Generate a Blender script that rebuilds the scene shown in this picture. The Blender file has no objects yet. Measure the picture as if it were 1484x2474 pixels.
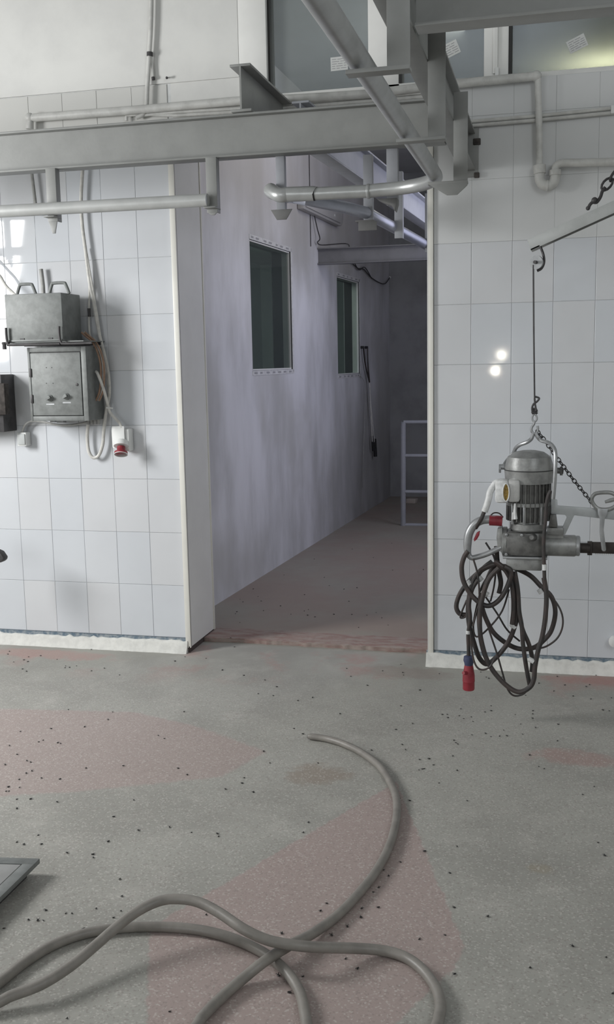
import bpy, bmesh, math, random
from mathutils import Vector, Matrix
PI = math.pi
random.seed(11)
S = bpy.context.scene
COL = S.collection

# ------------------------------------------------------------------ camera, world, light, exposure
cam_data = bpy.data.cameras.new('camera')
cam = bpy.data.objects.new('camera', cam_data)
COL.objects.link(cam)
r_, u_, b_ = (0.971576, 0.235978, -0.018835), (-0.016487, 0.146821, 0.989026), (0.236154, -0.960603, 0.146539)
l_ = (0.0, -5.232, 1.6545)
cam.matrix_world = Matrix(((r_[0], u_[0], b_[0], l_[0]), (r_[1], u_[1], b_[1], l_[1]), (r_[2], u_[2], b_[2], l_[2]), (0, 0, 0, 1)))
cam_data.sensor_fit = 'VERTICAL'
cam_data.sensor_height = 36.0
cam_data.lens = 36.0 * 2450 / 2474
cam_data.clip_start = 0.02
S.camera = cam
W = bpy.data.worlds.new('world')
S.world = W
W.use_nodes = True
W.node_tree.nodes['Background'].inputs[0].default_value = (0.75, 0.82, 0.9, 1)
W.node_tree.nodes['Background'].inputs[1].default_value = 0.5
S.view_settings.view_transform = 'Standard'
S.view_settings.look = 'None'
S.view_settings.gamma = 1
S.view_settings.use_curve_mapping = False
S.view_settings.exposure = 0.0

def area(name, loc, aim, sx, sy, power, color, spread=180):
    d = bpy.data.lights.new(name, 'AREA')
    d.shape = 'RECTANGLE'; d.size = sx; d.size_y = sy; d.energy = power; d.color = color
    d.spread = math.radians(spread)
    o = bpy.data.objects.new(name, d)
    COL.objects.link(o)
    o.location = loc
    o.rotation_euler = (Vector(aim) - Vector(loc)).to_track_quat('-Z', 'Y').to_euler()
    return o
# daylight through the window of the left wall, added fills at rear and right, the corridor's side window, the upper loft
area('daylight_left_window', (-4.55, -2.25, 2.3), (0, -0.9, 1.0), 0.85, 1.2, 128, (1.0, 1.0, 0.99))
area('rear_fill_light', (-3.2, -8.4, 2.3), (-0.9, 0, 0.9), 2.4, 2.0, 66, (0.95, 0.98, 1.0))  # unseen fill added in front of the solid rear wall
area('right_fill_light', (2.3, -5.4, 3.3), (-0.6, -0.2, 1.9), 1.8, 1.6, 74, (0.93, 0.97, 1.0))  # second unseen fill, added high on the windowless right side
area('daylight_corridor_window', (0.55, 2.5, 2.1), (-2.1, 2.6, 1.7), 1.5, 2.2, 48, (0.78, 0.80, 1.0))
area('corridor_upper_fill', (-0.55, 1.9, 3.65), (-2.1, 2.0, 2.9), 0.5, 0.9, 12, (1.0, 0.97, 0.93))  # fill added to brighten the upper corridor wall, no lamp hangs here
area('loft_lamp', (0.32, 3.1, 3.5), (0.30, 3.1, 5), 0.25, 0.25, 5, (1.0, 0.93, 0.62))

# ------------------------------------------------------------------ materials
MATS = {}
class NT:
    def __init__(s, name):
        s.m = bpy.data.materials.new(name); s.m.use_nodes = True
        s.t = s.m.node_tree; s.n = s.t.nodes
        s.b = s.n['Principled BSDF']
    def node(s, typ, **kw):
        n = s.n.new(typ)
        for k, v in kw.items(): setattr(n, k, v)
        return n
    def link(s, a, b): s.t.links.new(a, b)
    def val(s, sock, v):
        if isinstance(v, (int, float)): sock.default_value = v
        elif isinstance(v, tuple): sock.default_value = v if len(v) == len(sock.default_value) else (*v, 1)
        else: s.link(v, sock)
    def math(s, op, a, b=0.0, c=0.0, clamp=False):
        n = s.node('ShaderNodeMath', operation=op, use_clamp=clamp)
        s.val(n.inputs[0], a); s.val(n.inputs[1], b); s.val(n.inputs[2], c)
        return n.outputs[0]
    def pos(s):
        g = s.node('ShaderNodeNewGeometry'); sp = s.node('ShaderNodeSeparateXYZ')
        s.link(g.outputs['Position'], sp.inputs[0]); return g.outputs['Position'], sp.outputs
    def objco(s):
        return s.node('ShaderNodeTexCoord').outputs['Object']
    def noise(s, co, scale, detail=3, rough=0.5, stretch=None):
        n = s.node('ShaderNodeTexNoise')
        if stretch:
            mp = s.node('ShaderNodeMapping'); mp.inputs['Scale'].default_value = stretch
            s.link(co, mp.inputs[0]); co = mp.outputs[0]
        s.link(co, n.inputs['Vector']); n.inputs['Scale'].default_value = scale
        n.inputs['Detail'].default_value = detail; n.inputs['Roughness'].default_value = rough
        return n.outputs[0]
    def mix(s, fac, a, b):
        n = s.node('ShaderNodeMix', data_type='RGBA')
        s.val(n.inputs[0], fac); s.val(n.inputs[6], a); s.val(n.inputs[7], b)
        return n.outputs[2]
    def ramp(s, x, lo, hi):
        n = s.node('ShaderNodeMapRange', interpolation_type='SMOOTHSTEP')
        s.val(n.inputs[0], x); n.inputs[1].default_value = lo; n.inputs[2].default_value = hi
        return n.outputs[0]
    def bump(s, h, strength, dist=0.002):
        n = s.node('ShaderNodeBump'); n.inputs['Strength'].default_value = strength; n.inputs['Distance'].default_value = dist
        s.link(h, n.inputs['Height']); s.link(n.outputs[0], s.b.inputs['Normal'])
    def col(s, c): s.val(s.b.inputs['Base Color'], c)
    def rough(s, v): s.val(s.b.inputs['Roughness'], v)
    def metal(s, v): s.val(s.b.inputs['Metallic'], v)

def mat(name, c, rough=0.5, metal=0.0, var=0.0, scale=6.0, bump=0.0, c2=None, stretch=None):
    t = NT(name)
    if var > 0 or c2:
        co = t.pos()[0]
        f = t.noise(co, scale, 5, 0.6, stretch)
        c2 = c2 or tuple(x * (1 - var) for x in c)
        t.col(t.mix(t.ramp(f, 0.35, 0.68), c, c2))
        if bump: t.bump(t.noise(co, scale * 8, 4), bump)
    else:
        t.col(c)
    t.rough(rough); t.metal(metal)
    MATS[name] = t.m
    return t.m
grey_paint = mat('grey_paint', (0.25, 0.255, 0.248), 0.5, 0, 0.1, 9, 0.15)
corridor_paint = mat('corridor_grey_paint', (0.33, 0.34, 0.37), 0.5, 0, 0.1, 9, 0.1)
backlit_foot = mat('backlit_foot_shade', (0.15, 0.15, 0.15), 0.5, 0, 0.15, 12)  # backlit shade of the hanger feet put into their colour
silver = mat('silver_paint', (0.42, 0.43, 0.43), 0.38, 0.45, 0.12, 14, 0.1)
blue_silver = mat('corridor_rail_paint', (0.40, 0.42, 0.50), 0.38, 0.4, 0.1, 10)
galv = mat('brushed_steel', (0.20, 0.212, 0.208), 0.55, 0.12, 0.25, 20, 0.1)
saw_metal = mat('saw_cast_metal', (0.31, 0.315, 0.31), 0.42, 0.35, 0.35, 18, 0.2)
saw_dark = mat('saw_greasy_metal', (0.17, 0.17, 0.165), 0.42, 0.35, 0.4, 25, 0.2)
alu = mat('bare_aluminium', (0.38, 0.39, 0.40), 0.4, 0.6, 0.2, 25)
rust = mat('rusty_steel', (0.07, 0.06, 0.055), 0.7, 0.3, 0.5, 40, 0.3)
dark_iron = mat('dark_iron', (0.075, 0.072, 0.075), 0.55, 0.4, 0.3, 25)
blade_mat = mat('blackened_blade', (0.055, 0.045, 0.042), 0.55, 0.4, 0.4, 30)
tooth_mat = mat('tooth_steel', (0.5, 0.5, 0.5), 0.4, 0.7)
rubber = mat('black_rubber', (0.035, 0.033, 0.033), 0.5, 0, 0.5, 20, 0.1, c2=(0.06, 0.045, 0.042))
black = mat('black_plastic', (0.015, 0.015, 0.017), 0.5)
white_plastic = mat('white_plastic', (0.72, 0.73, 0.72), 0.4)
white_paint = mat('white_pvc', (0.74, 0.74, 0.72), 0.38, 0, 0.05, 5)
cream = mat('cream_trim', (0.74, 0.73, 0.68), 0.4, 0, 0.06, 5)
cable_white = mat('white_cable', (0.62, 0.61, 0.58), 0.5, 0, 0.2, 30)
cable_grey = mat('grey_cable', (0.36, 0.36, 0.35), 0.5, 0, 0.2, 30)
cable_brown = mat('brown_cable', (0.30, 0.19, 0.13), 0.5, 0, 0.3, 30)
pipe_paint = mat('painted_pipe', (0.58, 0.58, 0.56), 0.45, 0, 0.2, 14, 0.1)
red = mat('red_plastic', (0.29, 0.028, 0.042), 0.45, 0, 0.3, 25)
blue_plastic = mat('blue_plastic', (0.05, 0.06, 0.12), 0.5)
tape = mat('white_tape', (0.70, 0.71, 0.71), 0.45, 0, 0.2, 60, 0.3)
amber = mat('amber_putty', (0.32, 0.20, 0.03), 0.35, 0, 0.6, 160, 0.3)
hose_mat = mat('grey_rubber_hose', (0.235, 0.22, 0.20), 0.45, 0, 0.2, 16, 0.1)
insect = mat('insect_black', (0.012, 0.012, 0.012), 0.4)
litter = mat('paper_litter', (0.45, 0.40, 0.36), 0.8)
grout = mat('grout', (0.66, 0.67, 0.67), 0.8, 0, 0.2, 10)
plaster = mat('white_plaster', (0.70, 0.70, 0.67), 0.85, 0, 0.14, 22, 0.5)
blue_band = mat('blue_waterproofing', (0.10, 0.15, 0.20), 0.7, 0, 0.5, 40, 0.2, c2=(0.30, 0.33, 0.35))
raw_edge = mat('red_brown_concrete', (0.30, 0.25, 0.225), 0.85, 0, 0.3, 9, 0.4, c2=(0.24, 0.15, 0.135), stretch=(1, 2.5, 5))
ceiling_mat = mat('ceiling_grey', (0.50, 0.51, 0.51), 0.9, 0, 0.1, 2)
far_mat = mat('dark_far_wall', (0.33, 0.335, 0.34), 0.8, 0, 0.25, 3, 0.1)
room_mat = mat('green_grey_room', (0.30, 0.34, 0.325), 0.8, 0, 0.1, 2)
gasket_mat = mat('gasket', (0.02, 0.02, 0.02), 0.6)
sticker_mat = mat('sticker_paper', (0.58, 0.59, 0.58), 0.6)
print_mat = mat('sticker_print', (0.30, 0.30, 0.31), 0.7)
strip_mat = mat('glazing_tape', (0.62, 0.62, 0.62), 0.6, 0, 0.2, 30)

def painted_wall():
    t = NT('painted_plaster_upper')
    co, xyz = t.pos()
    f = t.noise(co, 3.0, 5, 0.6)
    t.col(t.mix(t.ramp(f, 0.35, 0.7), (0.66, 0.66, 0.64), (0.60, 0.60, 0.585)))
    t.bump(t.noise(co, 60, 3), 0.08); t.rough(0.8)
    return t.m
upper_paint = painted_wall()

def corridor_wall_mat():
    t = NT('corridor_wall_smeared_plaster')
    co, xyz = t.pos()
    a = t.noise(co, 0.9, 4, 0.55)
    st = t.noise(co, 1.5, 5, 0.55, stretch=(1, 1.2, 0.45))
    c = t.mix(t.ramp(st, 0.36, 0.70), (0.66, 0.66, 0.69), (0.42, 0.42, 0.425))
    c = t.mix(t.math('MULTIPLY', t.ramp(a, 0.45, 0.66), 0.6), c, (0.41, 0.405, 0.39))
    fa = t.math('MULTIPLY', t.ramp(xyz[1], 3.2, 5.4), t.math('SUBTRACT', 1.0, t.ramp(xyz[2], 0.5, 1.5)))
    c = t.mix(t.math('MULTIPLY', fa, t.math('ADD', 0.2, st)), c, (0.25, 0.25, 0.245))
    # grime over the windows; the low far end is simply darker
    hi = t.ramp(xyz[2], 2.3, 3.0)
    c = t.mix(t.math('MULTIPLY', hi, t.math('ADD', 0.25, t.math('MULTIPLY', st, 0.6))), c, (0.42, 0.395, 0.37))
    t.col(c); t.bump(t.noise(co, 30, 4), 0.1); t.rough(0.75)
    return t.m
corridor_wall = corridor_wall_mat()

def tile_mat(name, c, r):
    t = NT(name)
    co, xyz = t.pos()
    f = t.noise(co, 2.5, 4)
    t.col(t.mix(t.ramp(f, 0.3, 0.7), c, tuple(x * 0.95 for x in c)))
    t.bump(t.noise(co, 7, 2), 0.02, 0.003)
    t.rough(r)
    return t.m
tiles = [tile_mat('white_glazed_tile', (0.62, 0.64, 0.672), 0.045), tile_mat('white_glazed_tile_cool', (0.608, 0.632, 0.668), 0.055), tile_mat('white_glazed_tile_warm', (0.625, 0.638, 0.662), 0.045)]
painted_tile = tile_mat('painted_over_tile', (0.62, 0.63, 0.635), 0.5)
tile_top = tile_mat('dusty_tile', (0.56, 0.56, 0.54), 0.45)

def glass(name, c, tr, r=0.03):
    t = NT(name)
    t.col(c); t.rough(r); t.b.inputs['IOR'].default_value = 1.5
    mixs = t.node('ShaderNodeMixShader'); tb = t.node('ShaderNodeBsdfTransparent')
    tb.inputs[0].default_value = (0.86, 0.9, 0.88, 1)
    out = [n for n in t.n if n.type == 'OUTPUT_MATERIAL'][0]
    mixs.inputs[0].default_value = tr
    t.link(t.b.outputs[0], mixs.inputs[1]); t.link(tb.outputs[0], mixs.inputs[2]); t.link(mixs.outputs[0], out.inputs[0])
    return t.m
glass_room = glass('clear_glass', (0.12, 0.14, 0.135), 0.72)
glass_upper = glass('dusty_glass', (0.30, 0.32, 0.315), 0.72, 0.12)

def floor_mat():
    t = NT('worn_terrazzo_floor')
    co, xyz = t.pos()
    X, Y = xyz[0], xyz[1]
    wob = t.math('MULTIPLY', t.math('SUBTRACT', t.noise(co, 22, 4, 0.7), 0.5), 0.045)
    def poly(pts, soft=0.012):
        n = len(pts); ar = sum(pts[i][0] * pts[(i + 1) % n][1] - pts[(i + 1) % n][0] * pts[i][1] for i in range(n))
        if ar < 0: pts = pts[::-1]
        cur = None
        for i in range(n):
            x0, y0 = pts[i][:2]; x1, y1 = pts[(i + 1) % n][:2]
            L = math.hypot(x1 - x0, y1 - y0); nx, ny = -(y1 - y0) / L, (x1 - x0) / L
            d = t.math('ADD', t.math('MULTIPLY_ADD', X, nx, -(nx * x0 + ny * y0)), t.math('MULTIPLY', Y, ny))
            cur = d if cur is None else t.math('MINIMUM', cur, d)
        return t.ramp(t.math('ADD', cur, wob), 0.0, soft)
    def blob(x, y, rx, ry):
        dx = t.math('DIVIDE', t.math('SUBTRACT', X, x), rx); dy = t.math('DIVIDE', t.math('SUBTRACT', Y, y), ry)
        d = t.math('ADD', t.math('MULTIPLY', dx, dx), t.math('MULTIPLY', dy, dy))
        d = t.math('ADD', d, t.math('MULTIPLY', t.math('SUBTRACT', t.noise(co, 9, 4, 0.65), 0.5), 2.6))
        return t.math('SUBTRACT', 1.0, t.ramp(d, 0.25, 1.1))
    big = t.noise(co, 1.6, 4, 0.6); mid = t.noise(co, 6, 5, 0.65)
    c = t.mix(t.ramp(big, 0.35, 0.65), (0.345, 0.341, 0.312), (0.285, 0.28, 0.256))
    c = t.mix(t.math('MULTIPLY', t.ramp(mid, 0.5, 0.72), 0.35), c, (0.45, 0.43, 0.40))
    pink = (0.35, 0.282, 0.264)
    A = poly([(-2.974,-1.104,0.045),(-1.89,-0.978,0.045),(-1.537,-1.101,0.045),(-1.132,-1.337,0.045),(-1.241,-1.641,0.045),(-1.727,-1.875,0.045),(-2.301,-2.083,0.045)], 0.03)
    B = poly([(-0.571,-1.529,0.045),(-0.199,-2.651,0.045),(-0.234,-2.727,0.045),(-0.295,-3.095,0.045),(-0.911,-3.229,0.045),(-1.121,-2.698,0.045)])
    c = t.mix(t.math('MULTIPLY', A, 0.8), c, pink); c = t.mix(t.math('MULTIPLY', B, 0.95), c, pink)
    for (x, y, rx, ry, f, k) in FLOOR_STAINS:
        c = t.mix(t.math('MULTIPLY', blob(x, y, rx, ry), f), c, k)
    # worn red paint along the wall foot and in the corridor
    wf = t.math('MULTIPLY', t.ramp(Y, -0.75, -0.05), t.ramp(t.noise(co, 2.4, 5, 0.65), 0.52, 0.66))
    c = t.mix(t.math('MULTIPLY', wf, 0.55), c, (0.36, 0.22, 0.20))
    cor = t.math('MULTIPLY', t.ramp(Y, 0.2, 0.5), t.ramp(t.noise(co, 1.3, 4, 0.6), 0.30, 0.6))
    c = t.mix(t.ramp(Y, 0.3, 0.46), c, t.mix(t.ramp(t.noise(co, 1.2, 4, 0.6), 0.35, 0.62), (0.29, 0.27, 0.235), (0.285, 0.235, 0.205)))
    v = t.node('ShaderNodeTexVoronoi'); v.inputs['Scale'].default_value = 190; t.link(co, v.inputs['Vector'])
    sp = t.node('ShaderNodeSeparateColor'); t.link(v.outputs['Color'], sp.inputs[0])
    near = t.math('SUBTRACT', 1.0, t.ramp(Y, -0.9, 0.2))
    k1 = t.math('MULTIPLY', t.ramp(sp.outputs[0], 0.80, 0.95), t.math('MULTIPLY', near, 0.36))
    k2 = t.math('MULTIPLY', t.ramp(sp.outputs[1], 0.80, 0.95), t.math('MULTIPLY', near, 0.38))
    c = t.mix(k1, c, (0.60, 0.57, 0.54)); c = t.mix(k2, c, (0.20, 0.17, 0.155))
    t.col(c); t.rough(t.math('MULTIPLY_ADD', mid, 0.25, 0.5))
    t.bump(t.math('ADD', t.noise(co, 140, 3), t.math('MULTIPLY', mid, 2.0)), 0.22, 0.002)
    return t.m
(sx1, sy1, _), (sx2, sy2, _), (sx3, sy3, _), (sx4, sy4, _), (sx5, sy5, _) = [(-2.807,-0.185,0.045),(0.281,-0.12,0.045),(0.094,-1.168,0.045),(-0.882,-1.538,0.045),(-0.016,-2.126,0.045)]
FLOOR_STAINS = [(sx1, sy1, 0.5, 0.10, 0.55, (0.42, 0.25, 0.225)), (sx2, sy2, 0.35, 0.10, 0.7, (0.36, 0.17, 0.155)), (sx3, sy3, 0.22, 0.10, 0.5, (0.35, 0.20, 0.18)),
                (sx4, sy4, 0.14, 0.12, 0.6, (0.24, 0.19, 0.15)), (sx5, sy5, 0.05, 0.04, 0.5, (0.28, 0.24, 0.17)), (-0.75, -0.16, 0.35, 0.12, 0.5, (0.26, 0.215, 0.19))]
floor_m = floor_mat()

# ------------------------------------------------------------------ mesh helpers
def crom(pts, n=8, closed=False):
    P = [Vector(p) for p in pts]; out = []; N = len(P)
    for i in range(N if closed else N - 1):
        a, b, c, d = (P[(i + k - 1) % N] if closed else P[min(max(i + k - 1, 0), N - 1)] for k in range(4))
        for j in range(n):
            t = j / n
            out.append(0.5 * ((2 * b) + (c - a) * t + (2 * a - 5 * b + 4 * c - d) * t * t + (3 * b - a - 3 * c + d) * t ** 3))
    if not closed: out.append(P[-1])
    return out

class MB:
    def __init__(s): s.v = []; s.f = []
    def add(s, vs, fs):
        o = len(s.v); s.v += [tuple(x) for x in vs]; s.f += [tuple(i + o for i in f) for f in fs]; return s
    def box(s, x0, x1, y0, y1, z0, z1):
        return s.add([(x, y, z) for z in (z0, z1) for y in (y0, y1) for x in (x0, x1)], [(0, 2, 3, 1), (4, 5, 7, 6), (0, 1, 5, 4), (2, 6, 7, 3), (0, 4, 6, 2), (1, 3, 7, 5)])
    def obox(s, c, a, b, d):   # half vectors
        c, a, b, d = Vector(c), Vector(a), Vector(b), Vector(d)
        return s.add([c + a * i + b * j + d * k for k in (-1, 1) for j in (-1, 1) for i in (-1, 1)], [(0, 2, 3, 1), (4, 5, 7, 6), (0, 1, 5, 4), (2, 6, 7, 3), (0, 4, 6, 2), (1, 3, 7, 5)])
    def bar(s, p, q, w, h, up=(0, 0, 1)):
        p, q = Vector(p), Vector(q); d = (q - p).normalized(); sd = d.cross(Vector(up)).normalized(); u = sd.cross(d)
        return s.obox((p + q) / 2, (q - p) / 2, sd * w / 2, u * h / 2)
    def prism(s, poly, ext):
        e = Vector(ext); n = len(poly); P = [Vector(p) for p in poly]
        return s.add(P + [p + e for p in P], [tuple(range(n))[::-1], tuple(range(n, 2 * n))] + [(i, (i + 1) % n, n + (i + 1) % n, n + i) for i in range(n)])
    def tube(s, pts, r, n=10, closed=False, caps=True, flat=None):
        P = [Vector(p) for p in pts]; N = len(P)
        T = []
        for i in range(N):
            a = P[(i - 1) % N] if (closed or i > 0) else P[i]; b = P[(i + 1) % N] if (closed or i < N - 1) else P[i]
            T.append((b - a).normalized())
        ref = Vector((0, 0, 1)) if abs(T[0].z) < 0.9 else Vector((1, 0, 0))
        u = T[0].cross(ref).normalized(); vs = []
        for i in range(N):
            u = (u - T[i] * u.dot(T[i])).normalized(); w = T[i].cross(u)
            R = r[i] if isinstance(r, (list, tuple)) else r
            for k in range(n):
                a = 2 * PI * k / n
                vs.append(P[i] + u * (R * math.cos(a)) + w * (R * math.sin(a) * (flat or 1)))
        fs = [(i * n + k, i * n + (k + 1) % n, ((i + 1) % N) * n + (k + 1) % n, ((i + 1) % N) * n + k) for i in range(N if closed else N - 1) for k in range(n)]
        if caps and not closed: fs += [tuple(range(n))[::-1], tuple(range((N - 1) * n, N * n))]
        return s.add(vs, fs)
    def cyl(s, p, q, r, n=16, r2=None):
        return s.tube([p, q], [r, r if r2 is None else r2], n)
    def lathe(s, prof, o, ax, n=28):  # prof [(radius, height)]
        o, ax = Vector(o), Vector(ax).normalized(); pts = [o + ax * h for _, h in prof]
        ref = Vector((0, 0, 1)) if abs(ax.z) < 0.9 else Vector((1, 0, 0)); u = ax.cross(ref).normalized(); w = ax.cross(u)
        vs = [p + (u * math.cos(2 * PI * k / n) + w * math.sin(2 * PI * k / n)) * max(r, 1e-4) for (r, _), p in zip(prof, pts) for k in range(n)]
        N = len(prof)
        fs = [(i * n + k, i * n + (k + 1) % n, (i + 1) * n + (k + 1) % n, (i + 1) * n + k) for i in range(N - 1) for k in range(n)]
        return s.add(vs, fs + [tuple(range(n))[::-1], tuple(range((N - 1) * n, N * n))])
    def ball(s, c, r, n=10, sc=(1, 1, 1)):
        vs, fs = [], []; m = n // 2 + 1; c = Vector(c)
        for i in range(1, m):
            th = PI * i / m
            for k in range(n):
                a = 2 * PI * k / n; vs.append(c + Vector((math.sin(th) * math.cos(a) * sc[0], math.sin(th) * math.sin(a) * sc[1], math.cos(th) * sc[2])) * r)
        vs += [c + Vector((0, 0, r * sc[2])), c - Vector((0, 0, r * sc[2]))]
        for i in range(m - 2):
            for k in range(n): fs.append((i * n + k, (i + 1) * n + k, (i + 1) * n + (k + 1) % n, i * n + (k + 1) % n))
        t, b = len(vs) - 2, len(vs) - 1
        for k in range(n): fs += [(t, k, (k + 1) % n), (b, (m - 2) * n + (k + 1) % n, (m - 2) * n + k)]
        return s.add(vs, fs)
    def mesh(s, name, m, bevel=0.0, smooth=35):
        me = bpy.data.meshes.new(name); me.from_pydata(s.v, [], s.f)
        bm = bmesh.new(); bm.from_mesh(me)
        bmesh.ops.recalc_face_normals(bm, faces=bm.faces)
        if bevel: 
            ed = [e for e in bm.edges if len(e.link_faces) == 2 and e.calc_face_angle(0) > 0.6]
            bmesh.ops.bevel(bm, geom=ed, offset=bevel, segments=2, profile=0.5, affect='EDGES', clamp_overlap=True)
        bm.to_mesh(me); bm.free()
        if smooth:
            me.polygons.foreach_set('use_smooth', [True] * len(me.polygons)); me.set_sharp_from_angle(angle=math.radians(smooth))
        me.materials.append(m); return me
    def build(s, name, m, parent=None, bevel=0.0, smooth=35):
        o = bpy.data.objects.new(name, s.mesh(name, m, bevel, smooth)); COL.objects.link(o)
        if parent is not None: put(o, parent)
        return o

def wloc(o):
    v = Vector((0, 0, 0))
    while o is not None: v += o.location; o = o.parent
    return v
def put(o, parent):   # parent keeping world coordinates (no rotations or scales are used on parents)
    w = wloc(o); o.parent = parent; o.location = w - wloc(parent); return o
def thing(name, label, cat, loc=(0, 0, 0), group=None):
    o = bpy.data.objects.new(name, None); COL.objects.link(o); o.location = loc; o.empty_display_size = 0.05
    o['label'] = label; o['category'] = cat
    if group: o['group'] = group
    return o
def tag(o, label, cat, group=None):
    o['label'] = label; o['category'] = cat
    if group: o['group'] = group
    return o
def struct(o): o['kind'] = 'structure'; return o
def shell(name, loc=(0, 0, 0)):
    o = bpy.data.objects.new(name, None); COL.objects.link(o); o.location = loc; o.empty_display_size = 0.05; return struct(o)

# ------------------------------------------------------------------ the setting
JL, JR = -1.972, -0.607          # doorway sides
FZ = 0.045                       # floor level
# floors
fl = MB(); xs = (-5.0, 2.6)
fl.box(xs[0], xs[1], -9, 0.42, FZ - .1, FZ)
struct(fl.build('floor', floor_m))
struct(MB().box(-3.8, 0.8, 0.42, 6.7, FZ - .1, FZ + .022).build('floor', floor_m))
# back wall core: left pier, right pier, lintel, upper left
core = MB()
core.box(-5.0, JL - 0.006, 0.007, 0.40, 0.0, 5.2)
core.box(JR - 0.02, 2.6, 0.007, 0.30, 0.0, 2.985)
core.box(JL - 0.006, JR - 0.02, 0.007, 0.40, 2.84, 2.985)
core.box(JL - 0.006, 2.6, 0.05, 0.40, 4.3, 5.2)
wall_back = struct(core.build('wall_back', grout))
pl = MB().box(-4.9, -1.6, -0.004, 0.007, 3.103, 5.2)
pl.box(JL - 0.006, -1.6, 0.007, 0.36, 2.985, 4.3)
pl.build('painted_plaster', upper_paint, wall_back)
# tiles, 20 x 30 cm
def tile_mesh(w, h, m, e=.0022):
    a, b, t = w / 2, h / 2, 0.0045
    vs = [(-a, 0, -b), (a, 0, -b), (a, 0, b), (-a, 0, b), (-a, -t + .0016, -b), (a, -t + .0016, -b), (a, -t + .0016, b), (-a, -t + .0016, b), (-a + e, -t, -b + e), (a - e, -t, -b + e), (a - e, -t, b - e), (-a + e, -t, b - e)]
    fs = [(8, 9, 10, 11)] + [(4 + i, 4 + (i + 1) % 4, 8 + (i + 1) % 4, 8 + i) for i in range(4)] + [(i, (i + 1) % 4, 4 + (i + 1) % 4, 4 + i) for i in range(4)]
    me = bpy.data.meshes.new('tile'); me.from_pydata(vs, [], fs); me.materials.append(m); return me
TM = {}
def tile(x0, x1, z0, z1, m):
    k = (round(x1 - x0, 3), round(z1 - z0, 3), m.name)
    if k not in TM: TM[k] = tile_mesh(x1 - x0 - (0.0001 if 'painted' in m.name else 0.0010), z1 - z0 - (0.0001 if 'painted' in m.name else 0.0010), m, .0012 if m.name.startswith(('painted', 'dusty')) else .0022)
    o = bpy.data.objects.new('tile', TM[k]); COL.objects.link(o); o.parent = wall_back
    o.location = ((x0 + x1) / 2, 0.0068 + random.uniform(-.0005, .0003), (z0 + z1) / 2)
    o.rotation_euler = (random.uniform(-1, 1) * 0.0022, 0, random.uniform(-1, 1) * 0.0022)
Z0 = 0.125
for k in range(10):
    z0, z1 = Z0 + .3 * k, min(Z0 + .3 * (k + 1), 3.10)
    for i in range(9):
        x1 = -1.997 - .2 * i
        m = tile_top if k == 9 else tiles[random.randrange(3)]
        tile(x1 - .2, x1, z0, z1, m)
    if k < 9 or True:
        cols = [(-.606, -.418)] + [(-.418 + .2 * i, -.218 + .2 * i) for i in range(6)]
        for x0, x1 in cols:
            zt = min(z1, 2.985)
            if zt - z0 > .05: tile(x0, x1, z0, zt, painted_tile if k >= 7 else tiles[random.randrange(3)])
for i in range(6):   # lintel course over the doorway
    a, b = -1.97 + .2275 * i, -1.97 + .2275 * (i + 1)
    tile(a, b, 2.842, 2.985, tile_top)
# trims of the doorway
t1 = MB().box(-2.002, JL, -0.012, 0.006, 0.072, 4.25 if False else 2.84)
t1.build('front_strip', cream, tr := shell('trim_1'), bevel=0.002)
MB().box(JL - 0.005, JL, 0.0, 0.385, 0.078, 2.84).build('cover_panel', white_paint, tr)
MB().box(JL - 0.012, JL - .0055, -.012, 0.40, FZ - .005, 0.08).build('raw_foot', mat('shaded_raw_foot', (0.06, 0.045, 0.042), .9), tr)  # raw wall strip, coloured darker for the shadow in the gap
MB().box(JL - 0.012, JL + 0.006, 0.385, 0.402, 0.075, 2.84).build('edge_strip', cream, tr, bevel=0.002)
t2 = MB().box(-.632, -.607, -0.012, 0.006, 0.06, 2.84); t2.build('front_strip', cream, tr2 := shell('trim_2'), bevel=0.002)
MB().box(-.637, -.632, -0.012, 0.30, 0.06, 2.84).build('cover_panel', white_paint, tr2)
# plaster coves at the wall foot
def cove(name, x0, x1, endl=False):
    n = int((x1 - x0) / 0.025); vs = []; fs = []
    prof = [(-0.012, 0.110), (-0.018, 0.107), (-0.022, 0.095), (-0.030, 0.072), (-0.042, 0.054), (-0.048, 0.043), (0.007, 0.043), (0.007, 0.110)]
    for i in range(n + 1):
        x = x0 + (x1 - x0) * i / n; j = random.uniform(-.007, .006); q = random.uniform(-.003, .003)
        for k, (y, z) in enumerate(prof):
            vs.append((x, y + (q if 1 < k < 6 else 0), z + (j if k in (0, 1, 7) else (j * .3 if k == 2 else 0))))
    m = len(prof)
    for i in range(n):
        for k in range(m): fs.append((i * m + k, i * m + (k + 1) % m, (i + 1) * m + (k + 1) % m, (i + 1) * m + k))
    fs += [tuple(range(m)), tuple(range(n * m, (n + 1) * m))[::-1]]
    o = struct(MB().add(vs, fs).build(name, plaster, smooth=60))
    b = MB().box(x0, x1, -0.004, 0.0068, 0.098, 0.124); b.build('waterproofing_band', blue_band, o)
    return o
cove('baseboard_left', -4.6, -1.99)
cove('baseboard_right', -.645, 2.5)
# threshold step
n = 90; vs = []; fs = []; q = 0
for i in range(n + 1):
    x = JL - .005 + (JR - JL - .02) * i / n; q = q * .7 + random.uniform(-.006, .006); w = .232 - .035 * i / n + q; h = FZ + .026 + random.uniform(-.002, .002)
    vs += [(x, w, FZ - .01), (x, w - .004 + random.uniform(.0, .004), h * .9 + FZ * .1), (x, w + .012 + q, h), (x, w + .22, FZ + .0235), (x, w + .22, FZ - .01)]
for i in range(n):
    for k in range(5): fs.append((i * 5 + k, i * 5 + (k + 1) % 5, i * 5 + 5 + (k + 1) % 5, i * 5 + 5 + k))
struct(MB().add(vs, fs).build('trim_3', raw_edge, smooth=60))
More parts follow.
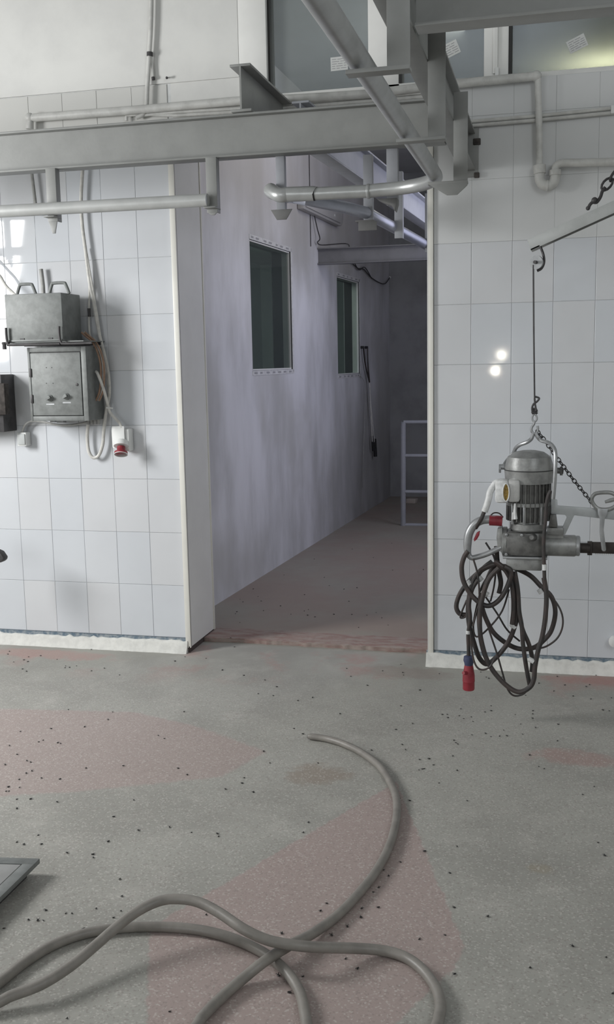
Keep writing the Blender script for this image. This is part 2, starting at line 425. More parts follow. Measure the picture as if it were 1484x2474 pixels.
# corridor: side wall runs slightly askew
SK = 0.055
def cx(y, off=0.0): return -2.225 + SK * y + off
WIN = [(1.85, 2.80, 1.595, 2.525), (4.21, 5.06, 1.522, 2.442)]
cw = MB()
def cw_box(y0, y1, z0, z1):
    cw.prism([(cx(y0), y0, z0), (cx(y1), y1, z0), (cx(y1, -.16), y1, z0), (cx(y0, -.16), y0, z0)], (0, 0, z1 - z0))
ys = [0.40, WIN[0][0], WIN[0][1], WIN[1][0], WIN[1][1], 6.5]
cw_box(ys[0], ys[1], 0, 4.0); cw_box(ys[2], ys[3], 0, 4.0); cw_box(ys[4], ys[5], 0, 4.0)
for (a, b, z0, z1) in WIN: cw_box(a, b, 0, z0); cw_box(a, b, z1, 4.0)
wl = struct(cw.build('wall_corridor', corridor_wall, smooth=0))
struct(MB().box(-3.6, 1.2, 6.5, 6.7, 0, 4.0).build('wall_far', far_mat))
struct(MB().box(0.62, 0.8, 0.3, 6.5, 0, 4.0).build('wall_corridor_right', far_mat))
struct(MB().prism([(-3.0, 0.40, 3.93), (-3.0, 6.6, 3.72), (-3.0, 6.6, 3.9), (-3.0, 0.40, 4.1)], (4.0, 0, 0)).build('ceiling', ceiling_mat))
# room behind the corridor windows
rm = MB().box(-3.3, -2.1, 6.0, 6.05, 0, 3.0).box(-3.3, -3.25, 0.45, 6.0, 0, 3.0).box(-3.3, -2.15, 0.45, 0.5, 0, 3.0).box(-3.3, -2.34, 0.45, 6.0, 2.74, 2.80).box(-3.3, -2.34, 0.45, 6.0, 0.0, 0.02)
struct(rm.build('wall_inner_room', room_mat))
area('inner_room_light', (-2.6, 3.6, 2.68), (-2.6, 4.6, 0.5), 0.5, 0.5, 12.0, (0.88, 1.0, 0.94))
# rest of the hall outside the frame
struct(MB().box(-5.0, -4.8, -9, 0, 0, 1.9).box(-5.0, -4.8, -9, 0, 3.3, 5.2).box(-5.0, -4.8, -9, -2.75, 1.9, 3.3).box(-5.0, -4.8, -1.75, 0, 1.9, 3.3).build('wall_left', upper_paint))
struct(MB().box(2.4, 2.6, -9, 0, 0, 5.2).build('wall_right', upper_paint))
struct(MB().box(-5.0, 2.6, -9.2, -9, 0, 5.2).build('wall_rear', upper_paint))
struct(MB().box(-5.0, 2.6, -9.2, 0.4, 5.2, 5.3).build('ceiling', ceiling_mat))

# ------------------------------------------------------------------ windows
def corridor_window(name, y0, y1, z0, z1, lbl):
    w = shell(name, (cx(y0), y0, z0))
    def P(y, z, off): return Vector((cx(y, off), y, z))
    fr = MB(); t = 0.014; o1, o2 = -.006, -.07
    def pr(ya, yb, za, zb, a=o1, b=o2):
        return MB().prism([P(ya, za, a), P(yb, za, a), P(yb, zb, a), P(ya, zb, a)], P(ya, za, b) - P(ya, za, a))
    for r in ((y0, y0 + t, z0, z1), (y1 - t, y1, z0, z1), (y0 + t, y1 - t, z0, z0 + t), (y0 + t, y1 - t, z1 - t, z1)):
        q = pr(*r); fr.add(q.v, q.f)
    fr.build('frame', white_paint, w)
    pr(y0 + t * .8, y1 - t * .8, z0 + t * .8, z1 - t * .8, -.018, -.026).build('pane', glass_room, w)
    rv = MB()
    for r in ((y0 - .001, y0 + .004, z0, z1), (y1 - .012, y1 + .001, z0, z1), (y0, y1, z0 - .001, z0 + .004), (y0, y1, z1 - .004, z1 + .001)):
        q = pr(*r, -.0005, -.15); rv.add(q.v, q.f)
    rv.build('reveal', gasket_mat, w)
    for i, r in enumerate(((y0 - .005, y1 + .03, z1 - .002, z1 + .032), (y0 - .005, y1 + .03, z0 - .032, z0 + .002), (y1 - .002, y1 + .035, z0 - .02, z1 + .03))):
        tp = pr(*r, .003, -.001).build('glazing_tape', strip_mat, w)
        if i < 2:      # blurred print on the protective tape
            pm = MB(); yy = r[0] + .03
            while yy < r[1] - .1:
                L = random.uniform(.03, .075); q = pr(yy, yy + L, r[2] + .010, r[3] - .010, .0036, .0028); pm.add(q.v, q.f); yy += L + random.uniform(.05, .13)
            pm.build('tape_print', print_mat, tp)
    return w
corridor_window('window_1', *WIN[0], 'near')
corridor_window('window_2', *WIN[1], 'far')
w3 = shell('window_3', (-.6, 0.1, 3.0))
fy0, fy1 = 0.03, 0.11
fr = MB().box(-1.6, -1.452, -.003, fy1, 2.985, 4.3).box(-.935, -.778, fy0, fy1, 2.985, 4.3).box(-.365, -.243, fy0, fy1, 2.985, 4.3).box(1.2, 1.34, fy0, fy1, 2.985, 4.3)
fr.build('mullion', white_paint, w3, bevel=0.003)
MB().box(-1.452, 1.2, fy0, fy1, 2.985, 3.014).box(-1.452, 1.2, fy0, fy1, 4.24, 4.3).build('frame', white_paint, w3, bevel=0.003)
for x in (-1.452, -.778, -.243): 
    MB().box(x - .004, x + .012, fy0 - .003, fy1, 3.014, 4.24).build('gasket', gasket_mat, w3)
MB().box(-.322, -.298, fy0 - .012, fy0, 3.02, 4.24).build('cover_strip', white_paint, w3, bevel=0.003)
MB().box(-.310, -.292, fy0 - .02, fy0, 3.005, 3.045).build('hinge', white_plastic, w3, bevel=0.002)
panes = [MB().box(a, b, fy0 + .03, fy0 + .036, 3.01, 4.25).build('pane', glass_upper, w3) for a, b in ((-1.45, -.935), (-.78, -.363), (-.245, 1.2))]
def sticker(cxx, cz, w, h, ang, pane):
    u = Vector((math.cos(ang), 0, math.sin(ang))); v = Vector((-math.sin(ang), 0, math.cos(ang))); c = Vector((cxx, fy0 + .0285, cz))
    st = MB().obox(c, u * w / 2, v * h / 2, (0, .0008, 0)).build('sticker', sticker_mat, pane)
    p = MB(); k = 0
    for r in range(5):
        x = -w * .42
        while x < w * .30:
            L = random.uniform(.015, .04); L = min(L, w * .42 - x)
            p.obox(c + u * (x + L / 2) + v * (h * (.33 - .165 * r)) + Vector((0, -.0011, 0)), u * L / 2, v * h * .022, (0, .0004, 0)); x += L + .006
    p.build('sticker_print', print_mat, st)
sticker(*[(a + b) / 2 for a, b in zip((-1.1351,0.05,3.1753)[::2], (-1.0423,0.05,3.1061)[::2])], .088, .066, 0.02, panes[0])
sticker(*(-0.524,0.05,3.1619)[::2], .072, .066, 0.38, panes[1])
sticker(*(0.0734,0.05,3.1345)[::2], .088, .06, 0.40, panes[2])

# ------------------------------------------------------------------ steel beams and rails
def ibeam_parts(root, p, q, h, b, mat_, tw=.007, tf=.010):
    """I-section from p to q; p and q lie on the centre of the bottom face"""
    p, q = Vector(p), Vector(q); d = (q - p).normalized(); u = Vector((0, 0, 1))
    MB().bar(p + u * h / 2, q + u * h / 2, tw, h - 2 * tf).build('web', mat_, root)
    MB().bar(p + u * tf / 2, q + u * tf / 2, b, tf).build('bottom_flange', mat_, root, bevel=0.002)
    MB().bar(p + u * (h - tf / 2), q + u * (h - tf / 2), b, tf).build('top_flange', mat_, root, bevel=0.002)
ZB, HB = 2.567, 0.183
main = thing('steel_beam', 'long grey I beam spanning above the doorway parallel to the wall', 'beam', (-2, -.69, ZB))
ibeam_parts(main, (-4.75, -.69, ZB), (-.475, -.69, ZB), HB, .082, grey_paint)
perp = thing('steel_beam', 'grey I beam running from the camera side to the wall right of the doorway', 'beam', (-.437, -1.5, ZB))
ibeam_parts(perp, (-.437, -4.6, ZB), (-.437, 0.0, ZB), HB, .07, grey_paint)
MB().box(-.49, -.385, -.012, -.001, ZB - .03, ZB + .21).build('end_plate', grey_paint, perp, bevel=0.002)
MB().box(-.41, -.375, -.02, -.003, ZB + .12, ZB + .15).box(-.405, -.38, -.02, -.003, ZB - .035, ZB - .01).build('bolt_head', rust, perp, bevel=0.003)
cross = thing('steel_beam', 'grey I beam crossing the top right corner in front of the window', 'beam', (.5, -2.23, ZB))
ibeam_parts(cross, (-.396, -2.23, ZB), (2.38, -2.23, ZB), HB, .08, grey_paint)
stub = thing('steel_beam', 'short cut I beam stub resting on top of the long beam', 'beam', (-1.37, -.7, 2.76))
ibeam_parts(stub, (-1.368, -.745, ZB + HB + .002), (-1.368, 0.006, ZB + HB + .002), .20, .095, grey_paint, .008, .011)
cb = thing('steel_beam', 'bluish grey I beam leading along the corridor under its ceiling', 'beam', (-1.1, 2, 2.6))
ibeam_parts(cb, (-1.125, -.64, 2.625), (-1.10 + SK * 6.45, 6.49, 2.625), .178, .08, corridor_paint)
cb2 = thing('steel_beam', 'dark grey I beam crossing the corridor between its two windows', 'beam', (-1.3, 3.6, 2.48))
ibeam_parts(cb2, (cx(3.6), 3.6, 2.487), (0.61, 3.6, 2.487), .138, .075, mat('dark_grey_paint', (0.22, 0.22, 0.23), .5, 0, .15, 8))
# hangers
RZ, RR, RY = 2.378, .0285, -.775      # rail height, radius, line of the left rail
def hanger_left(root, x, tipz, w=.05, y=-.735, top=ZB + .002, m=grey_paint):
    h = MB().box(x - w / 2, x + w / 2, y - .003, y + .003, RZ - .05, top).box(x + w / 2 - .006, x + w / 2, y, y + .04, RZ - .05, top).build('hanger', m, root, bevel=0.0012)
    MB().prism([(x - w / 2, y - .05, RZ - RR - .006), (x + w / 2 + .005, y - .05, RZ - RR - .006), (x + w / 2 + .005, y + .03, RZ - RR - .006), (x - w / 2, y + .03, RZ - RR - .006)], (0, 0, .005)).prism([(x - w / 2 + .006, y - .01, RZ - .05), (x + w / 2, y - .01, RZ - .05), (x + w * .25, y - .01, tipz), (x - .002, y - .01, tipz)], (0, .006, 0)).build('foot', m, h, bevel=0.001)
    return h
for x, tip in (((-2.3073,-0.735,2.4887)[0], RZ - .105), ((-1.5185,-0.735,2.4794)[0], RZ - .062)):
    hanger_left(main, x, tip)
hanger_left(main, (-1.5205,-0.735,2.4795)[0] - 1.86, RZ - .1)
def gusset(root, x, y, z, w, m, parent):
    return MB().prism([(x - w / 2, y, z), (x + w / 2, y, z), (x + w * .22, y, z - .045), (x - w * .22, y, z - .045)], (0, .006, 0)).build('foot', m, parent, bevel=0.001)
for px_x, w in (((-1.2178,-0.66,2.5276)[0], .04), ((-0.7102,-0.66,2.4963)[0], .05)):
    h = MB().box(px_x - w / 2, px_x + w / 2, -.664, -.658, RZ - .05, ZB + .002).box(px_x + w / 2 - .006, px_x + w / 2, -.66, -.63, RZ - .05, ZB + .002).build('hanger', corridor_paint, main, bevel=0.0012)
    if px_x < -1: gusset(main, px_x + .012, -.70, RZ - RR - .018, .10, backlit_foot, h)
    else: MB().prism([(px_x - .06, -.72, RZ - .028), (px_x + .028, -.72, RZ - .028), (px_x + .026, -.72, RZ - .052), (px_x + .018, -.72, RZ - .082), (px_x + .006, -.72, RZ - .058), (px_x - .02, -.72, RZ - .05)], (0, .07, 0)).build('foot', backlit_foot, h, bevel=0.001)
for y in (-1.10, -1.92, -2.72):
    h = MB().box(-.401, -.346, y - .003, y + .003, 2.338, 2.672).box(-.401, -.395, y, y + .04, 2.338, 2.672).build('hanger', grey_paint, perp, bevel=0.0012)
    ft = MB().box(-.50, -.346, y - .012, y + .03, 2.332, 2.342)
    if y > -1.2: ft.prism([(-.497, y - .012, 2.334), (-.346, y - .012, 2.334), (-.346, y - .012, 2.322), (-.385, y - .012, 2.288), (-.425, y - .012, 2.288)], (0, .006, 0))
    ft.build('foot', grey_paint, h, bevel=0.001)
# left rail
rl = MB().tube([(-4.7, RY, RZ + .012), ((-1.5265,-0.775,2.3573)[0], RY, RZ)], RR, 20).build('overhead_rail', mat('light_rail_paint', (0.46, 0.47, 0.465), .42, .15, .12, 9))
tag(rl, 'straight light grey tube rail hanging on the left under the long beam', 'rail')
# curved rail
rc = thing('overhead_rail', 'silver tube rail curving under the beams into the corridor', 'rail', (-.6, RY, RZ))
XT = -.478
arc1 = [(XT - .001, -1.12, RZ), (XT, -1.06, RZ)] + [(XT - .27 + .27 * math.cos(a), -1.045 + .27 * math.sin(a), RZ) for a in [PI / 2 * i / 10 for i in range(1, 11)]] + [(-.80, RY, RZ - .003)]
MB().tube([(XT, -4.6, RZ), (XT, -1.115, RZ)], RR, 20).build('straight_tube', silver, rc)
MB().tube(arc1, RR, 20).build('elbow', silver, rc)
xs_ = (-1.0348,-0.775,2.3921)[0]
MB().tube([(-.795, RY, RZ - .003), (xs_ - .02, RY, RZ)], RR * .97, 20).build('straight_tube', silver, rc)
MB().tube([(-.803, RY, RZ - .003), (-.789, RY, RZ - .003)], RR * 1.1, 20).build('weld_collar', silver, rc, bevel=0.003)
xe = (-1.1651,-0.775,2.403)[0]
MB().tube([(xs_, RY, RZ), (xs_ - .002, RY, RZ + .001), (xe, RY, RZ + .004)], RR * 1.12, 20).build('sleeve', silver, rc)
MB().tube([(xs_ + .004, RY, RZ), (xs_ - .003, RY, RZ)], RR * 1.02, 20).build('sleeve_gap', black, rc)
mid = crom([(xe + .01, RY, RZ + .004), (xe - .03, RY, RZ + .004), (-1.2463,-0.72,2.4124), (-1.2605,-0.62,2.4176), (-1.2278,-0.5,2.4189)], 8)
MB().tube(mid, RR * 1.1, 20).build('elbow', silver, rc)
bendp = (-0.8939,-0.2062,2.36)
endp = (-0.7756,1.0754,2.34)
e2 = Vector(endp); b2 = Vector(bendp); far = e2 + (e2 - b2).normalized() * 2.0
MB().tube(crom([mid[-1], (-1.0946,-0.6836,2.372), (-0.9749,-0.4418,2.365)], 3) + [Vector((-0.9086,-0.2707,2.36)), b2, Vector((-0.8872,-0.1282,2.358)), e2, far], RR, 20).build('corridor_tube', blue_silver, rc)
for (xx, yy, top, bot, cv) in ((875, 515, 480, 545, 0), (948, 530, 480, 575, 0), (1022, 590, 545, 600, 0)):
    P0 = Vector((-0.9231,-0.2471,2.36)) if xx == 875 else (Vector((-0.847,0.2357,2.35)) if xx == 948 else Vector((-0.7815,1.0027,2.34)))
    x, y = P0.x + .03, P0.y
    h = MB().box(x - .022, x + .022, y - .003, y + .003, 2.29, 2.63).box(x + .016, x + .022, y, y + .035, 2.29, 2.63).build('hanger', corridor_paint, cb, bevel=0.001)
    if xx == 875: MB().box(x - .06, x + .03, y - .02, y + .03, 2.318, 2.325).box(x - .045, x + .045, y - .02, y - .015, 2.275, 2.318).build('foot', backlit_foot, h, bevel=0.001)

# ------------------------------------------------------------------ pipes on the wall
wp = thing('water_pipe', 'painted white water pipe under the window with a U trap on the right', 'pipe', (-1.4, -.04, 2.9))
def elb(pts, r, parent, m=pipe_paint, n=14, name='pipe_run'): return MB().tube(pts, r, n).build(name, m, parent)
p0 = [(-2.7697,-0.045,2.9193),(-2.766,-0.045,2.9764),(-2.221,-0.045,2.9725),(-1.5967,-0.045,2.9749),(-1.2708,-0.045,2.9622),(-0.9024,-0.045,2.9575),(-0.6164,-0.045,2.97),(-0.1134,-0.045,2.9753)]
elb([p0[0], tuple(Vector(p0[0]) * .15 + Vector(p0[1]) * .85), tuple(Vector(p0[1]) * .8 + Vector(p0[2]) * .04 + Vector(p0[1]) * .16)] + p0[2:], .021, wp)
MB().ball(p0[1], .027, 12).build('elbow_fitting', pipe_paint, wp)
MB().ball(p0[7], .026, 12).build('elbow_fitting', pipe_paint, wp)
v = [(-0.1057,-0.045,2.971),(-0.0968,-0.045,2.756),(-0.0921,-0.045,2.5616)]
elb(v, .016, wp)
MB().cyl(*[(-0.0922,-0.045,2.5693),(-0.0897,-0.045,2.527)], .030, 14).build('union_nut', pipe_paint, wp, bevel=0.004)
elb(crom([(-0.0898,-0.045,2.5366),(-0.0913,-0.045,2.5079),(-0.0793,-0.045,2.4803),(-0.052,-0.045,2.4691),(-0.027,-0.045,2.4792),(-0.0178,-0.045,2.5074),(-0.0182,-0.045,2.5341)], 6), .024, wp, name='u_trap')
MB().cyl(*[(-0.0179,-0.045,2.515),(-0.0184,-0.045,2.5418)], .028, 14).cyl(*[(-0.0597,-0.045,2.4695),(-0.0481,-0.045,2.4689)], .027, 14).build('union_nut', pipe_paint, wp, bevel=0.003)
elb(crom([(-0.0182,-0.045,2.5341),(-0.0166,-0.045,2.5531),(-0.0034,-0.045,2.5657),(0.0196,-0.045,2.5699),(0.1303,-0.045,2.5649),(0.281,-0.045,2.5593),(0.3926,-0.045,2.556)], 5), .019, wp)
for px_ in ((985, 215), (430, 258), (1200, 194)):
    q = (-1.5416,-0.045,2.9748)
b1 = thing('conduit_pair', 'two thin painted conduits along the wall above the long beam', 'conduit', (-1.6, -.02, 2.88))
MB().tube([(-2.1189,-0.025,2.9487),(-1.9528,-0.025,2.9511),(-1.6039,-0.025,2.9437),(-1.274,-0.025,2.9472),(-0.906,-0.025,2.9469),(-0.5785,-0.025,2.9469)], .0085, 10).build('conduit', pipe_paint, b1)
MB().tube(crom([(-2.2192,-0.022,2.9275),(-2.2182,-0.022,2.9483),(-2.2038,-0.022,2.9555),(-2.1153,-0.022,2.9533)], 4) + [Vector(q) for q in [(-1.9546,-0.022,2.9354),(-1.6053,-0.022,2.9283),(-1.2751,-0.022,2.9301),(-0.9067,-0.022,2.9301),(-0.5788,-0.022,2.9303)]], .0085, 10).build('conduit', pipe_paint, b1)
b2_ = thing('conduit_pair', 'two thin painted conduits on the wall right of the beams', 'conduit', (.1, -.02, 2.8))
for a in ([(1130, 294), (1145, 293), (1300, 280), (1484, 261), (1560, 253)], [(1130, 305), (1145, 303), (1300, 290), (1484, 272), (1560, 264)]):
    pass
MB().tube([(-0.4981,-0.022,2.7969),(-0.408,-0.022,2.7963),(-0.1036,-0.022,2.7993),(0.2462,-0.022,2.8094),(0.4605,-0.022,2.8156)], .0085, 10).build('conduit', pipe_paint, b2_)
MB().tube([(-0.498,-0.022,2.7756),(-0.4079,-0.022,2.777),(-0.1033,-0.022,2.7803),(0.2467,-0.022,2.7889),(0.4611,-0.022,2.7953)], .0085, 10).build('conduit', pipe_paint, b2_)
MB().box(*[c for a, b in zip((0.2319,-0.02,2.7829), (0.2573,-0.02,2.8183)) for c in ((a, b) if a != b else (a - .02, a + .02))]).build('clip', white_plastic, b2_, bevel=0.002)
rs = thing('riser_conduit', 'pale vertical conduit on the plaster wall at upper left', 'conduit', (-2.082,-0.03,3.1055))
MB().tube(crom([(-2.0161,-0.03,4.2856),(-2.0505,-0.03,3.5076),(-2.0734,-0.03,3.2476),(-2.0921,-0.03,3.0858),(-2.1009,-0.03,2.9938),(-2.1189,-0.03,2.9538),(-2.1592,-0.03,2.9381)], 6), .0115, 12).build('conduit', pipe_paint, rs)
MB().tube([(-2.0653,-0.022,3.245),(-2.0614,-0.022,3.1263)], .006, 8).build('cut_stub', pipe_paint, rs)
MB().cyl(*[(-2.0708,-0.03,3.2555),(-2.0717,-0.03,3.2352)], .016, 12).build('clip', dark_iron, rs)
MB().cyl(*[(-2.061,-0.022,3.1345),(-2.0593,-0.022,3.12)], .009, 10).build('stub_end', dark_iron, rs)
cs = thing('conduit_stub', 'short cut conduit standing on the wall above the metal box', 'conduit', (-2.7432,-0.04,2.0955))
MB().tube([(-2.7579,-0.03,2.1857),(-2.751,-0.03,2.0964),(-2.7516,-0.03,2.0071)], .011, 12).build('conduit', cable_grey, cs)
lc = tag(MB().tube([(-2.792,-0.03,2.778),(-2.7804,-0.03,2.6909),(-2.7685,-0.03,2.5295),(-2.7671,-0.03,2.4726)], .009, 10).build('conduit_drop', cable_grey), 'thin grey conduit dropping behind the left rail near the left edge', 'conduit')
nl = tag(MB().cyl((-1.998,0.01,3.1333), (-1.9827,-0.03,3.122), .004, 8).ball((-1.9827,-0.03,3.122), .007, 8).build('wall_nail', dark_iron), 'dark nail head in the wall right of the riser conduit', 'nail')

# ------------------------------------------------------------------ equipment on the left tiled wall
def pbox(mb, y0, y1, x0, x1, z0, z1): return mb.box(x0, x1, y0, y1, z0, z1)
# upper metal box
bx0, bx1 = (-2.8534,-0.27,1.9332)[0], (-2.5238,-0.27,1.9236)[0]
bz0, bz1 = (-2.6877,-0.27,1.7924)[2], (-2.672,-0.27,2.0372)[2]
tb = thing('transformer_box', 'grey steel box with two strap handles on the bracket above the cabinet', 'box', (bx0, -.16, bz0))
MB().box(bx0, bx1, -.27, -.05, bz0, bz1).build('body', galv, tb, bevel=0.004)
MB().box(bx0 - .004, bx1 + .004, -.274, -.046, bz0 - .004, bz0 + .006).build('base_rim', galv, tb, bevel=0.001)
for a, b in (((-2.8067,-0.2,2.0546)[0], (-2.7164,-0.2,2.0515)[0]), ((-2.6166,-0.2,2.0589)[0], (-2.523,-0.2,2.0556)[0])):
    MB().tube(crom([(a - .012, -.2, bz1 - .002), (a + .006, -.2, bz1 + .045), (a + .018, -.2, bz1 + .055), (b - .018, -.2, bz1 + .055), (b - .006, -.2, bz1 + .045), (b + .012, -.2, bz1 - .002)], 5), .0085, 10, flat=1.0).build('handle', galv, tb)
for x in ((-2.7622,-0.27,1.8028)[0], (-2.5976,-0.27,1.8076)[0]):
    MB().box(x - .012, x + .012, -.2735, -.268, bz0 + .006, bz0 + .014).build('slot', black, tb)
# bracket shelf with threaded rods
zs = bz0 - .004
br = thing('bracket_shelf', 'angle iron bracket with bent threaded rods carrying the steel box', 'bracket', (bx0, -.15, zs))
MB().box(bx0 - .02, bx1 + .11, -.262, .006, zs - .006, zs - .0005).build('plate', galv, br)
MB().box(bx0 - .02, bx1 + .11, -.055, -.05, zs - .022, zs - .006).build('angle_iron', dark_iron, br)
MB().box(bx1 + .005, bx1 + .02, -.26, .006, zs - .022, zs - .006).build('angle_iron', dark_iron, br)
rodz = zs - .016
def rod(xa, xb, parent):
    pts = crom([(xa, -.287, zs + .075), (xa, -.287, zs + .02), (xa + .008, -.287, rodz + .006), (xa + .03, -.287, rodz), (xb, -.287, rodz)], 5)
    r = MB().tube(pts, .0068, 10).build('threaded_rod', dark_iron, parent)
rod((-2.8453,-0.287,1.8023)[0], (-2.5364,-0.287,1.765)[0], br)
rod((-2.5363,-0.287,1.8058)[0], (-2.355,-0.287,1.7568)[0], br)
x = (-2.8648,-0.287,1.7679)[0]
MB().cyl((x + .03, -.28, zs - .006), (x - .012, -.28, zs - .006), .007, 8).cyl((x, -.28, zs - .038), (x, -.28, zs), .011, 8).build('nut', dark_iron, br)
# switch cabinet
kx0, kx1 = (-2.7778,-0.2,1.5585)[0], (-2.4339,-0.2,1.554)[0]
kz0, kz1 = (-2.5929,-0.2,1.3626)[2], (-2.5694,-0.2,1.758)[2]
sc_ = thing('switch_cabinet', 'grey steel switch cabinet on the tiles with two rotary knobs', 'cabinet', (kx0, -.1, kz0))
MB().box(kx0, kx1, -.19, .0, kz0, kz1).build('body', galv, sc_, bevel=0.004)
ff = .033; dx0, dx1, dz0, dz1 = kx0 + .018, kx1 - ff, kz0 + .03, kz1 - .03
frm = MB().box(kx0, dx0 - .004, -.2, -.19, kz0, kz1).box(dx1 + .004, kx1, -.2, -.19, kz0, kz1).box(dx0 - .004, dx1 + .004, -.2, -.19, kz0, dz0 - .004).box(dx0 - .004, dx1 + .004, -.2, -.19, dz1 + .004, kz1)
frm.build('door_frame', galv, sc_, bevel=0.002)
MB().box(dx0 - .004, dx1 + .004, -.1915, -.19, dz0 - .004, dz1 + .004).build('door_gap', black, sc_)
dr = MB().box(dx0, dx1, -.203, -.193, dz0, dz1).build('door', galv, sc_, bevel=0.002)
for zz in (dz1 - .105, dz0 + .09): MB().box(dx0 - .009, dx0 + .004, -.209, -.2, zz - .023, zz + .023).build('hinge', dark_iron, dr, bevel=0.002)
for (ax, az) in ((121, 962), (161, 958)):
    k = Vector((-2.655,-0.203,1.4859) if ax == 121 else (-2.5568,-0.203,1.4937))
    MB().lathe([(.0185, 0), (.0185, .004), (.014, .008), (.013, .014), (.009, .016)], k, (0, -1, 0), 18).obox(k + Vector((0, -.021, 0)), Vector((.012, 0, .006)), Vector((-.0022, 0, .0045)), (0, .006, 0)).build('rotary_knob', galv, dr)
    MB().box(k.x - .024, k.x + .024, -.2042, -.2026, k.z - .036, k.z - .029).build('label_plate', alu, dr)
k = Vector((-2.4925,-0.203,1.557)); MB().lathe([(.008, 0), (.008, .003), (.005, .004)], k, (0, -1, 0), 12).build('lock', dark_iron, dr)
for q in ((-2.6722,-0.203,1.566), (-2.633,-0.203,1.5655), (-2.6669,-0.203,1.65), (-2.6352,-0.203,1.6495)):
    MB().cyl(Vector(q) + Vector((0, .001, 0)), Vector(q) + Vector((0, -.0015, 0)), .0025, 8).build('screw_hole', black, dr)
gl = MB()
for i in range(4): gl.cyl((kx1 - .075 + .02 * i, -.05, kz0 + .002), (kx1 - .075 + .02 * i, -.05, kz0 - .028), .008, 10)
gl.build('cable_gland', cable_grey, sc_)
MB().box(kx0 + .07, kx0 + .10, -.12, -.09, kz0 - .012, kz0).box(kx0 + .11, kx0 + .15, -.12, -.08, kz0 - .015, kz0).build('clamp', alu, sc_, bevel=0.003)
# light switch
lx0, lx1, lz0, lz1 = (-2.9519,-0.06,1.2556)[0], (-2.8952,-0.06,1.2555)[0], (-2.9289,-0.06,1.2135)[2], (-2.9238,-0.06,1.2905)[2]
sw = thing('wall_switch', 'small square surface mounted switch left below the cabinet', 'switch', (lx0, -.03, lz0))
MB().box(lx0, lx1, -.055, .0, lz0, lz1).build('housing', white_plastic, sw, bevel=0.004)
MB().box(lx0 + .006, lx1 - .006, -.062, -.054, lz0 + .008, lz1 - .008).build('rocker', mat('grey_rocker', (.48, .5, .5), .4), sw, bevel=0.003)
# socket with plug
so = thing('wall_socket', 'white three phase wall socket with red plug right of the cabinet', 'socket', (-2.3259,0.0,1.2275))
sx0, sx1, sz0, sz1 = (-2.3429,-0.08,1.2568)[0], (-2.2672,-0.03,1.2529)[0], (-2.301,-0.06,1.196)[2], (-2.2954,-0.06,1.3097)[2]
MB().box(sx0 + .02, sx1, -.065, .0, sz0 - .01, sz1).build('housing', white_plastic, so, bevel=0.008)
c0 = Vector(((sx0 + sx1) / 2 - .02, -.075, (sz0 + sz1) / 2 + .012))
MB().obox(c0, Vector((.038, 0, 0)), Vector((0, .003, .014)) * 1.0, Vector((0, -.0015, .045)).normalized() * .048).build('flap_cover', white_plastic, so, bevel=0.005)
axd = Vector((.12, -.45, -.88)).normalized(); o0 = Vector((-2.3038,-0.09,1.2167))
MB().lathe([(.036, -.03), (.04, -.012), (.041, 0), (.036, .0)], o0, axd, 22).build('socket_collar', white_plastic, so)
pg = MB().lathe([(.022, 0), (.023, .02), (.026, .028), (.036, .031), (.037, .044), (.034, .046)], o0 + axd * .004, axd, 22).build('plug_body', red, so)
MB().lathe([(.0375, 0), (.0375, .003)], o0 + axd * .047, axd, 22).build('plug_rim', white_plastic, so)
# cables
kb = thing('cable_bundle', 'pale cables hanging down the tiles behind the cabinet and looping below', 'cable', (-2.451,-0.03,1.8866))
MB().tube(crom([(-2.4678,-0.03,2.7786),(-2.4792,-0.03,2.7048),(-2.498,-0.03,2.5409),(-2.4983,-0.03,2.4047),(-2.4865,-0.03,2.267),(-2.4714,-0.03,2.0975),(-2.4544,-0.03,2.0043),(-2.4278,-0.03,1.8146),(-2.4059,-0.03,1.718),(-2.3873,-0.03,1.6031),(-2.388,-0.03,1.4946),(-2.4094,-0.03,1.413),(-2.4303,-0.03,1.2966),(-2.4419,-0.03,1.2184),(-2.47,-0.03,1.1583),(-2.5056,-0.03,1.1489),(-2.5285,-0.03,1.1883),(-2.5316,-0.03,1.2692),(-2.5231,-0.03,1.3336)], 6), .0095, 10).build('cable', cable_white, kb)
MB().tube(crom([(-2.4903,-0.02,2.2857),(-2.4781,-0.02,2.1975),(-2.4804,-0.02,2.0654),(-2.4893,-0.02,1.9481),(-2.4923,-0.02,1.8478),(-2.4814,-0.02,1.7758)], 5), .006, 8).build('cable', cable_white, kb)
MB().tube([(-2.4835,-0.03,1.9653),(-2.4835,-0.03,1.9208)], .0085, 10).build('dark_joint', dark_iron, kb)
MB().tube(crom([(-2.4855,-0.03,2.2845),(-2.4574,-0.03,2.086),(-2.4351,-0.03,1.9084),(-2.4164,-0.03,1.7518),(-2.3989,-0.03,1.6168),(-2.3924,-0.03,1.5037)], 5), .006, 8).build('cable', cable_white, kb)
for q in ((265, 985, 10),):
    MB().tube([(-2.388,-0.075,1.4264),(-2.3514,-0.075,1.4239)], .004, 8).build('cable_tie', white_plastic, kb)
sc2 = tag(MB().tube(crom([(-2.4271,-0.1,1.6227),(-2.411,-0.11,1.607),(-2.3903,-0.1,1.5352),(-2.3818,-0.07,1.4487),(-2.3741,-0.06,1.4007),(-2.3416,-0.06,1.3643),(-2.3207,-0.06,1.3415),(-2.3054,-0.07,1.3149)], 6), .0082, 10).build('socket_cable', cable_white), 'white cable running from the cabinet side down to the wall socket', 'cable')
bc = thing('brown_cable_bundle', 'bundle of brown cables bending round the right side of the cabinet', 'cable', (-2.4027,-0.08,1.6622))
